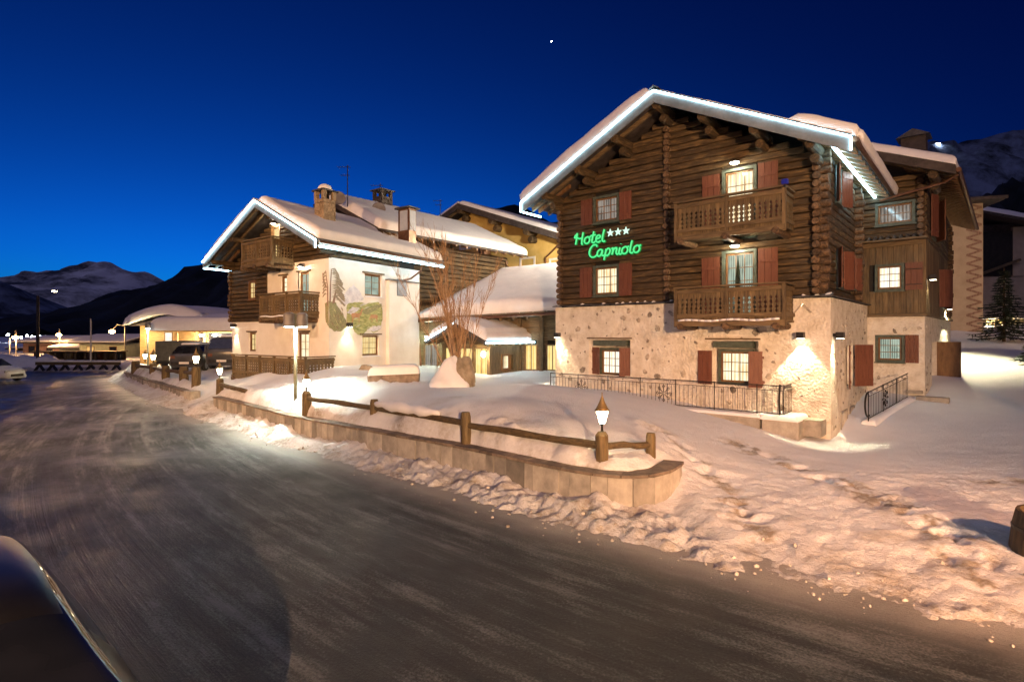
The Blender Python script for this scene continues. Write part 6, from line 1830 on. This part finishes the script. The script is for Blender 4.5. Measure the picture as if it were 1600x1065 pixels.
# ------------------------------------------------------------------ bare birch clump
bp_ = Vector((-2.05, 20.6, zland(-2.05, 20.6)-.1))
birch = thing('bare_birch', 'bare multi-stemmed birch with reddish twigs before the entrance', 'tree', bp_)
rnd = random.Random(11)
tw = MB(); ntw = 0
for k in range(14):
    a = rnd.uniform(0, 6.28); ln = rnd.uniform(.06, .40) if k > 4 else rnd.uniform(.0, .14); H = rnd.uniform(2.6, 4.8) if k > 4 else rnd.uniform(4.4, 5.4)
    lean = Vector((math.cos(a)*ln - .10, math.sin(a)*ln*.6, 1)).normalized()
    p = Vector((rnd.uniform(-.28,.28), rnd.uniform(-.2,.2), 0)); pts, rr = [p], [rnd.uniform(.018, .04) if k > 4 else .055]
    r0 = rr[0]
    n = 12
    for i in range(n):
        lean = (lean + Vector((rnd.uniform(-.07,.07), rnd.uniform(-.07,.07), .03))).normalized()
        p = p + lean*H/n; pts.append(p); rr.append(r0*(1-(i+1)/n*.9))
        if i > 2:
            for _ in range(3):
                d = (lean*1.5 + Vector((rnd.uniform(-.8,.8), rnd.uniform(-.8,.8), .15))).normalized(); q = p.copy(); tp, tr_ = [q.copy()], [.009]
                for j in range(5):
                    d = (d + Vector((rnd.uniform(-.25,.25), rnd.uniform(-.25,.25), .16))).normalized(); q = q + d*rnd.uniform(.10, .22); tp.append(q.copy()); tr_.append(.0075*(1-j/6))
                    if j in (1, 2, 3):
                        e = (d + Vector((rnd.uniform(-.6,.6), rnd.uniform(-.6,.6), .2))).normalized(); tw.tube([q, q + e*.14, q + e*.28 + Vector((0,0,.05))], [.005, .004, .0025], 3, cap=False)
                tw.tube(tp, tr_, 3, cap=False)
    mb = MB(); mb.tube(pts, rr, 7); mb.build('stem', 'birch_bark', birch, smooth=True)
tw.build('crown', 'twig', birch, recalc=False)

# snow heap in front of the terrace, ice barrel
o = MB(); o.lathe([(.40, 0), (.46, .25), (.50, .5), (.47, .8), (.43, 1.0), (.39, 1.0), (.38, .9)], (0,0,0), 18)
b = thing('wooden_barrel', 'wooden half barrel planter cut by the right picture edge', 'barrel', (7.02, 7.1, -.3))
o.build('staves', 'barrel_wood', b)
for z in (.22, .75):
    mb = MB(); mb.lathe([(.455+.05*(z < .5), z), (.475+.035*(z < .5), z), (.48+.03*(z < .5), z+.05), (.455+.05*(z < .5), z+.05)], (0,0,0), 18); mb.build('hoop', 'iron', b)
mb = MB(); mb.lathe([(.37, .85), (.3, .93), (.1, .96)], (0,0,0), 14); mb.build('soil', 'dark_opening', b)
# ------------------------------------------------------------------ wooden shop on the left with thick snow roofs
so = at(242, 560, 40); so.z = .6
srz = math.atan2(-.15, .98)
shop = thing('wooden_shop', 'pale timber shop with very thick snow roof behind the parked cars', 'shop', so, srz)
sf = lambda u, d, z: (u, -d, z)
def clap(u0, u1, z0, z1, wf_, holes=()):
    z = z0
    while z < z1 - .02:
        h = min(.2, z1-z)
        for s, e in spans(u0, u1, z, z+h, holes): MB(wf_).box(s, e, -.05, .01+random.uniform(0,.008), z+.004, z+h-.004).build('board', 'pine_board', shop)
        z += h
clap(-1.2, 3.2, .2, 3.0, sf, [(.75, 1.45, .3, 2.6)]); MB().box(-1.15, 3.2, .06, 5, .2, 3.0).build('inner_wall', 'pine_board', shop)
MB().box(-1.22, -1.16, 0, 5, .2, 3.0).build('side_wall', 'copper', shop)
d_ = MB(sf).box(.75, 1.45, -.04, .0, .3, 2.6).build('door', 'window_wood', shop); MB(sf).box(.85, 1.35, .003, .015, .9, 2.5).build('pane', 'pane_white', d_)
for a, b, lit in ((3.2, 3.75, 'pane_shop'), (3.95, 6.3, 'pane_shop'), (6.75, 7.3, 'pane_shop'), (7.7, 8.7, 'pane_shop'), (8.9, 9.6, 'pane_shop')):
    window(shop, lambda u, d, z: (u, -d, z), a, b, .9, 2.55, -.3, 1, 1, lit, frame='pine_board', trim=None, sill=False, name='shop_window')
MB().box(3.2, 10, .45, 5, .2, 2.8).build('inner_wall', 'dark_opening', shop); MB().box(3.2, 10, .3, .44, .2, .88).build('panel', 'pine_board', shop); MB().box(3.2, 10, .2, .44, 2.56, 2.8).build('header', 'pine_board', shop)
for u in (3.85, 6.5, 7.5, 8.8): MB().box(u-.09, u+.09, .1, .29, .2, 2.56).build('post', 'pine_board', shop)
for u in (.2, 2.6, 6.9, 9.6): MB().box(u-.06, u+.06, -1.05, -.93, .2, 2.5).build('porch_post', 'pine_board', shop)
ra = MB().poly([(-1.7, -.5, 3.0), (4.2, -.5, 3.0), (1.25, -.5, 3.6)], (0, 6, 0)).build('roof', 'dark_roof', shop)
snow_slab(ra, lambda s, t: (-1.9+6.3*s, -.8+6.4*t, 3.05+.75*math.sin(math.pi*s)**1.2), lambda s, t: .75, 30, 24, .6, name='snow', seed=24, lump=.05)
rb = MB().add([(1.0,-1.4,2.55),(11,-1.4,2.55),(11,1.2,3.0),(1.0,1.2,3.0),(1.0,-1.4,2.65),(11,-1.4,2.65),(11,1.2,3.1),(1.0,1.2,3.1)], [(0,3,2,1),(4,5,6,7),(0,1,5,4),(1,2,6,5),(2,3,7,6),(3,0,4,7)]).build('porch_roof', 'pine_board', shop)
snow_slab(rb, lambda s, t: (.9+10.2*s, -1.6+3.4*t, 2.66+.5*t), lambda s, t: .85, 40, 22, .55, name='snow', seed=25, lump=.05)
for u, e in ((4.2, 130), (5.2, 150), (9.2, 160)):
    mb = MB(); mb.lathe([(.03, -.1), (.14, -.05), (.14, .02), (.05, .05)], (u, -.6, 2.35), 10); mb.build('ceiling_lamp', 'lamp_cool', shop)
    light('shop_lamp', 'POINT', shop, (u, -.7, 2.15), e, (1, .86, .6), shadow_soft_size=.1)
light('corner_lamp', 'POINT', shop, (-.6, -1.4, 2.2), 130, (1, .72, .36), shadow_soft_size=.1)
# picket fence
pk = thing('picket_fence', 'pale wooden picket fence in front of the timber shop', 'fence', so, srz)
for z in (.55, 1.05): MB().box(1.6, 8.6, -1.92, -1.87, z, z+.09).build('rail', 'pine_board', pk)
x = 1.6
while x < 8.6:
    MB().poly([(x, -1.95, .1), (x+.16, -1.95, .1), (x+.16, -1.95, 1.35), (x+.08, -1.95, 1.45), (x, -1.95, 1.35)], (0, .026, 0)).build('picket', 'pine_board', pk); x += .24

# ------------------------------------------------------------------ vehicles
def car(label, pos, rz, paint, kind='hatch', roof_snow=False, name='parked_car'):
    """lofted body: sections from tail (y=0) to nose (y=L); local +y is forward"""
    if kind == 'hatch': S = [(0,.62,.72,.55,.80,.95),(.06,.78,.80,.60,.95,1.0),(.45,.84,.80,.56,.96,1.44),(1.1,.86,.82,.60,.95,1.52),(1.9,.86,.82,.60,.93,1.53),(2.35,.86,.82,.60,.92,1.46),(3.0,.86,.80,.70,.90,1.00),(3.5,.85,.76,.70,.84,.88),(3.85,.80,.66,.62,.74,.78),(4.0,.68,.55,.5,.6,.64)]
    else: S = [(0,.75,.80,.66,.95,1.0),(.05,.86,.86,.70,1.05,1.1),(.25,.90,.86,.68,1.05,1.72),(1.2,.90,.88,.70,1.05,1.80),(2.2,.90,.88,.70,1.03,1.80),(2.7,.90,.88,.70,1.02,1.70),(3.4,.90,.86,.78,1.02,1.10),(4.0,.89,.82,.76,.98,1.02),(4.35,.84,.74,.68,.88,.92),(4.5,.74,.65,.6,.7,.75)]
    t = thing(name, label, 'car', pos, rz)
    V, Fc, k = [], [], 12
    for y, wl, wb, wr, zb, zt in S:
        half = [(wl*.86, .22), (wl, .34), (wb+.03, (zb+.3)/2), (wb, zb), (wr, zt-.05 if zt-zb > .2 else (zb+zt)/2), (wr*.72, zt)]
        ring = [(x, z) for x, z in half] + [(-x, z) for x, z in reversed(half)]
        V += [(x, y, z) for x, z in ring]
    n = len(S)
    for i in range(n-1):
        for j in range(k):
            a, b = i*k+j, i*k+(j+1) % k
            Fc.append((a, b, b+k, a+k))
    Fc += [tuple(range(k)), tuple((n-1)*k+j for j in range(k-1, -1, -1))]
    MB().add(V, Fc).build('body', paint, t, smooth=True, bevel=0)
    def sec(i, j): return Vector(V[i*k+j])
    def glass(pts, nm, off):
        c = sum(pts, Vector())/len(pts); pts = [c + (p-c)*.88 + Vector(off) for p in pts]
        o_ = MB(); o_.add(pts + [p - Vector(off)*1.5 for p in pts], [tuple(range(len(pts)))] + [tuple(range(2*len(pts)-1, len(pts)-1, -1))]); o_.build(nm, 'glass_dark', t)
    glass([sec(1,3), sec(2,4), sec(2,7), sec(1,8)], 'rear_window', (0,-.05,.045))
    glass([sec(6,3), sec(5,4), sec(5,7), sec(6,8)], 'windscreen', (0,.05,.06))
    for s in (0, 1):
        a, b = (3, 4) if s == 0 else (8, 7); off = (.03 if s == 0 else -.03, 0, .01)
        for i0, i1 in ((2, 3), (3, 4), (4, 5)): glass([sec(i0,a), sec(i1,a), sec(i1,b), sec(i0,b)], 'side_window', off)
    L_ = S[-1][0]; W_ = S[3][1]
    for y in (.72, L_-.78):
        for s in (-1, 1):
            o_ = MB(); o_.tube([(s*(W_-.16), y, .31), (s*(W_+.01), y, .31)], .31, 18); w_ = o_.build('wheel', 'rubber', t)
            o_ = MB(); o_.tube([(s*(W_+.0), y, .31), (s*(W_+.02), y, .31)], .20, 14); o_.build('rim', 'rim_metal', w_)
    for s in (-1, 1):
        MB().box(s*.62-.12, s*.62+.12, -.02, .03, .72, .88).build('tail_light', 'shutter', t); MB().box(s*.55-.16, s*.55+.16, L_-.16, L_-.06, .60, .74).build('headlight', 'rim_metal', t, bevel=.02)
        MB().box(s*(W_+.1)-.09, s*(W_+.1)+.09, L_-1.55, L_-1.42, .92, 1.06).build('mirror', 'black_metal', t, bevel=.03)
    MB().box(-.7, .7, -.05, .02, .38, .56).build('bumper', 'black_metal', t, bevel=.02); MB().box(-.26, .26, -.065, -.052, .42, .54).build('number_plate', 'plaster', t); MB().box(-.42, .42, L_-.03, L_+.02, .34, .50).build('grille', 'black_metal', t)
    if roof_snow: snow_slab(t, lambda s, q: (-.5+1.0*s, .7+1.6*q, 1.5 if kind == 'hatch' else 1.8), lambda s, q: .10, 10, 14, .15, name='snow', seed=3, lump=.02)
    return t
def gz(x, y): return zland(x, y)
car('hatchback with dark tail parked before the picket fence', (-18.3, 31.0, gz(-18.3, 32.5)), .12, 'car_grey', 'hatch', True)
car('dark off-roader seen from behind, parked nearest the plaster chalet', (-15.9, 30.4, gz(-15.9, 32)), .06, 'car_grey', 'suv', True)
tr_ = thing('trailer', 'dark covered box trailer left of the parked cars', 'trailer', (-21.0, 34.0, gz(-21, 34)), .1)
MB().box(-.85, .85, 0, 2.6, .5, 1.75).build('tarpaulin', 'tarp', tr_, bevel=.08); MB().box(-.88, .88, -.02, 2.65, .34, .49).build('chassis', 'black_metal', tr_)
for s in (-1, 1):
    o = MB(); o.tube([(s*.78, 1.2, .28), (s*.94, 1.2, .28)], .28, 16); o.build('wheel', 'rubber', tr_)
car('white hatchback turning in from the left picture edge', (-35.3, 35.3, 0), -1.62, 'car_white', 'hatch')
# dark car right below the viewer: long gleaming bonnet and wing
dk = thing('near_car', 'dark glossy car with rounded roof in the near left corner', 'car', (-3.55, 3.32, 0), -2.27)
def near_car():
    S = [(-2.2,.55,.70,.50,.80,.95),(-2.0,.80,.84,.62,.95,1.12),(-1.5,.86,.86,.66,.98,1.38),(-.8,.88,.88,.68,.98,1.46),(0,.88,.88,.68,.97,1.46),(.5,.88,.88,.66,.95,1.38),(1.15,.88,.86,.74,.94,1.02),(1.8,.87,.84,.74,.88,.95),(2.2,.84,.78,.68,.80,.86),(2.45,.72,.62,.55,.66,.70)]
    V, Fc, k = [], [], 16
    for y, wl, wb, wr, zb, zt in S:
        half = [(wl*.86, .22), (wl, .36), (wb+.04, .6), (wb+.02, zb-.08), (wb-.03, zb), (wr+.02, (zb+zt)/2), (wr-.06, zt-.04), (wr*.5, zt)]
        V += [(x, y, z) for x, z in half] + [(-x, y, z) for x, z in reversed(half)]
    n = len(S)
    for i in range(n-1):
        for j in range(k):
            a, b = i*k+j, i*k+(j+1) % k; Fc.append((a, b, b+k, a+k))
    Fc += [tuple(range(k)), tuple((n-1)*k+j for j in range(k-1, -1, -1))]
    o = MB().add(V, Fc).build('body', 'car_dark', dk, smooth=True); o.data.materials.append(M['glass_dark'])
    for p_ in o.data.polygons:
        i_, j_ = divmod(p_.index, k)
        if i_ < n-1 and ((i_ == 5 and 5 <= j_ <= 9) or (1 <= i_ <= 4 and j_ in (4, 5, 9, 10))): p_.material_index = 1
    s = o.modifiers.new('s', 'SUBSURF'); s.levels = s.render_levels = 2
    for y in (-1.35, 1.45):
        for q in (-1, 1):
            o = MB(); o.tube([(q*.72, y, .31), (q*.90, y, .31)], .31, 20); o.build('wheel', 'rubber', dk)
    for q in (1,):
        MB().box(q*.93-.12, q*.93+.12, .75, .90, .93, 1.08).build('mirror', 'car_dark', dk, bevel=.05); MB().box(q*.60-.14, q*.60+.14, 2.3, 2.42, .58, .70).build('headlight', 'rim_metal', dk, bevel=.03)
near_car()

# ------------------------------------------------------------------ across the far road: houses, barrier, lamps
def far_house(label, px, w, Y, wall, zt, roofh, nwin, rw=None, lit=None, rz=0.0):
    p = at(px, 522, Y); p.z = 0
    t = thing('village_house', label, 'house', p, rz)
    MB().box(0, w, 0, 7, -.5, zt).build('wall', wall, t)
    r = MB().poly([(-.6, -.9, zt-.05), (-.6, 3.5, zt+roofh), (-.6, 8, zt-.05), (-.6, 8, zt+.1), (-.6, 3.5, zt+roofh+.2), (-.6, -.9, zt+.1)], (w+1.2, 0, 0)).build('roof', 'dark_roof', t)
    MB().poly([(-.65, -1.0, zt+.12), (-.65, 3.5, zt+roofh+.22), (-.65, 3.5, zt+roofh+.38), (-.65, -1.0, zt+.26)], (w+1.3, 0, 0)).build('snow', 'roof_snow', r, bevel=.12)
    for i in range(nwin):
        u = w*(i+.5)/nwin - .45
        ww_ = MB().box(u, u+.9, -.04, .03, zt-1.25, zt-.35).build('window', 'window_wood', t); MB().box(u+.08, u+.82, -.055, -.043, zt-1.18, zt-.42).build('pane', 'pane_orange' if lit is not None and i in lit else 'glass_dark', ww_)
    return t
far_house('pinkish village house with three dark windows across the road', 36, 6.6, 68, 'pink_wall', 1.95, .55, 3)
far_house('small pale house with broad snow roof between pink and green houses', 92, 4.6, 66, 'pale_green_wall', 1.3, .6, 2)
far_house('pale green village house with one lit window across the road', 124, 5.2, 64, 'pale_green_wall', 1.95, .75, 2, lit=(0,))
far_house('little house with glowing orange window by the left street lamp', 25, 1.9, 72, 'pink_wall', 1.1, .35, 1, lit=(0,))
# open market shed row below those houses
sh = thing('market_shed', 'row of open wooden sheds along the far side of the road', 'shed', (at(54, 522, 56).x, 56, .2))
Wsh = at(180, 522, 56).x - at(54, 522, 56).x
for k in range(9): MB().box(Wsh*k/8-.08, Wsh*k/8+.08, 0, .16, 0, 1.0).build('post', 'wood_z', sh)
MB().box(-.2, Wsh+.2, -.3, 1.6, 1.0, 1.1).build('roof', 'wood_x', sh); MB().box(0, Wsh, 1.5, 1.6, 0, 1.0).build('back_wall', 'wood_x', sh)
for k in range(8):
    m_ = ['yellow_plaster', 'wood_x', 'beige_plaster', 'wood_x', 'pink_wall', 'shutter', 'wood_z', 'tarp'][k]
    MB().box(Wsh*k/8+.3, Wsh*(k+1)/8-.3, 1.1, 1.45, .0, .85).build('stall_board', m_, sh)
# low timber barrier on sled feet
ba = thing('road_barrier', 'long low timber barrier on dark feet at the far road edge', 'barrier', (at(56, 522, 45.5).x, 45.5, 0))
Wb = at(188, 522, 45.5).x - at(56, 522, 45.5).x
for k in range(3): MB().box(Wb*k/3+.03, Wb*(k+1)/3-.03, -.1, .1, .48, .72).build('beam', 'rail_wood', ba); MB().box(Wb*k/3+.03, Wb*(k+1)/3-.03, -.12, .12, .723, .84).build('snow', 'roof_snow', ba, bevel=.03)
for k in range(7):
    u = .3 + (Wb-.6)*k/6
    MB().poly([(u-.45, -.1, .0), (u-.3, -.1, .0), (u, -.1, .40), (u+.3, -.1, .0), (u+.45, -.1, .0), (u+.1, -.1, .478), (u-.1, -.1, .478)], (0, .2, 0)).build('foot', 'black_metal', ba)
# poles and village street lamps
def village_lamp(px, py, Y, label, e, arm=0):
    p = at(px, py, Y); h = p.z + .5
    t = thing('village_lamp', label, 'street lamp', (p.x, p.y, -.5), 0, 'orange street lamps in the valley')
    mb = MB(); mb.tube([(arm, .1, 0), (arm, .1, h+.6), (arm*.4, .05, h+.75), (0, 0, h+.15)], .06, 6); mb.build('pole', 'lamp_grey', t)
    bm = MB(); bm.lathe([(.05, -.2), (.26, -.06), (.26, .06), (.05, .18)], (0, 0, h), 10); bm.build('globe', 'sodium_glow', t)
    light('bulb', 'POINT', t, (0, -.2, h-.3), e, (1, .55, .22), shadow_soft_size=.2)
village_lamp(24, 527, 60, 'orange street lamp at far left edge of the village', 500); village_lamp(92, 523, 66, 'orange street lamp above the pink village house', 400); village_lamp(175, 518, 58, 'orange street lamp on curved arm beside the timber shop', 500, 1.3)
def pole(px, y0, y1, Y, r, label, mat):
    a, b = at(px, y1, Y), at(px, y0, Y)
    mb = MB(); mb.tube([(0,0,-.5), (0,0,b.z-a.z)], [r, r*.8], 8); o = mb.build('pole', mat); o.location = a; return tag(o, label, 'pole')
pole(59, 462, 575, 47, .13, 'dark wooden pole at the far road edge', 'dark_roof'); pole(142, 498, 575, 46, .07, 'thin white pole at the far road edge', 'plaster'); pole(15, 528, 560, 60, .06, 'thin grey post at far left of the road', 'lamp_grey')
rl_ = random.Random(4)
for k, (px, py) in enumerate([(12,523),(33,527),(42,524.5),(50,526),(54,527),(62,525),(72,525.5),(78,527),(107,527),(117,528),(177,535),(184,541),(181,546),(187,545),(172,541)]):
    p = at(px, py, 240 if k < 10 else 85)
    bm = MB(); r = .55 if k < 10 else .3; bm.lathe([(.02, -r), (r*.8, -r*.4), (r*.8, r*.4), (.02, r)], (0,0,0), 8); o = bm.build('village_light', 'far_light' if k < 10 else 'sodium_glow'); o.location = p
    tag(o, 'tiny white light of the far valley village' if k < 10 else 'small orange light among the houses beside the timber shop', 'light', 'white lights of the far village' if k < 10 else 'orange lights behind the shop')
for lab, px, py, Y, r in (('warm floodlit spot high on the snowy mountain', 85, 455, 2500, 9), ('bright floodlit spot on the right mountain ridge', 1466, 224.5, 1880, 6), ('single bright star in the dark blue sky', 862, 65, 9000, 10)):
    bm = MB(); bm.lathe([(.02, -r*.4), (r, -r*.15), (r, r*.15), (.02, r*.4)] if Y < 8000 else [(.02, -r), (r, -r*.3), (r, r*.3), (.02, r)], (0,0,0), 10)
    o = bm.build('star' if Y > 8000 else 'piste_light', 'far_light' if px > 200 else 'lantern_glow'); o.location = at(px, py, Y); tag(o, lab, 'star' if Y > 8000 else 'light')
# snowbanks across the far road
for lab, a, b, r in (('grey snowbank along the far road edge left of the barrier', (-46, 48, .1), (-38, 47.5, .1), 1.1), ('low snowbank behind the far barrier', (-37, 48.5, .0), (-29.5, 48.5, .1), .5)):
    snow_on(a, b, r, lab)
sh2 = thing('snowy_shed_roof', 'snow covered sloping roof showing above the timber shop', 'roof', at(338, 492, 52))
MB().poly([(-1.2,0,-1.5),(1.8,0,-1.5),(1.8,0,.5),(-1.0,0,.55)], (0, 4, 0)).build('roof', 'roof_snow', sh2, bevel=.1)
# street lamps beyond the picture that light the foreground
def street_lamp(pos, h, energy, col, label, aim=(0, 1, -1.2), name='street_lamp', size=150):
    t = thing(name, label, 'street lamp', pos, math.atan2(aim[1], aim[0]), 'sodium street lamps along the road')
    mb = MB(); mb.tube([(0,0,-.5), (0,0,h*.55), (0,0,h-.3), (.3,0,h), (1.3,0,h+.12)], [.09, .075, .055, .05, .045], 10); mb.build('pole', 'lamp_grey', t, smooth=True)
    mb = MB(); mb.box(1.1, 1.75, -.13, .13, h+.06, h+.2); mb.build('lamp_head', 'lamp_grey', t, bevel=.03)
    MB().box(1.16, 1.7, -.1, .1, h+.035, h+.055).build('lens', 'sodium_glow', t)
    light('bulb', 'SPOT', t, (1.45, 0, h-.02), energy, col, spot_size=RAD(size), spot_blend=.5, shadow_soft_size=.12, aim=(.35, 0, -1))
    return t
SOD = (1, .53, .24)
def street_flood(pos, h, energy, col, label, target, size=70, blend=.6):
    t = thing('street_lamp', label, 'street lamp', pos, 0, 'sodium street lamps along the road')
    d = (Vector(target) - Vector((pos[0], pos[1], h))).normalized()
    mb = MB(); mb.tube([(0,0,-.5), (0,0,h*.55), (0,0,h-.1)], [.09, .075, .055], 10); mb.build('pole', 'lamp_grey', t, smooth=True)
    q = d.to_track_quat('Y', 'Z').to_euler()
    o = MB().box(-.2, .2, -.25, .1, -.12, .12).build('lamp_head', 'lamp_grey', t, bevel=.03); o.location = (0, 0, h); o.rotation_euler = q
    o = MB().box(-.17, .17, .103, .115, -.1, .1).build('lens', 'sodium_glow', t); o.location = (0, 0, h); o.rotation_euler = q
    light('bulb', 'SPOT', t, (d.x*.14, d.y*.14, h + d.z*.14), energy, col, spot_size=RAD(size), spot_blend=blend, shadow_soft_size=.12, aim=d)
street_flood((3.5, -16, 0), 5.2, 22000, (1, .57, .30), 'tall sodium street lamp across the road behind the viewer', (3.5, 16.0, 2.6), 62, .8)
street_flood((8.5, -2.5, 0), 6.0, 4200, (1, .45, .22), 'sodium street lamp near the forecourt, outside the picture', (5.4, 10.8, 0.0), 50, .9)
street_flood((-15, 2.0, 0), 8.5, 9500, SOD, 'tall sodium street lamp on the near kerb further along', (-13.0, 24.0, 2.0), 80, .8)
yl = thing('yard_lamp', 'tall yard lamp behind the entrance hall lighting the yellow house', 'street lamp', (4.8, 32.8, 1.5))
mb = MB(); mb.tube([(0,0,-.5), (0,0,7.0)], .06, 8); mb.build('pole', 'lamp_grey', yl); mb = MB(); mb.lathe([(.05, -.1), (.18, .0), (.12, .16)], (0,0,7.1), 10); mb.build('globe', 'lantern_glow', yl)
light('bulb', 'POINT', yl, (0, 0, 7.5), 2600, (1, .82, .60), shadow_soft_size=.15)
street_flood((35, 17, 1.0), 6.5, 2600, SOD, 'sodium street lamp up the lane beyond the right picture edge', (27.5, 36.0, 4.0), 60, .8)
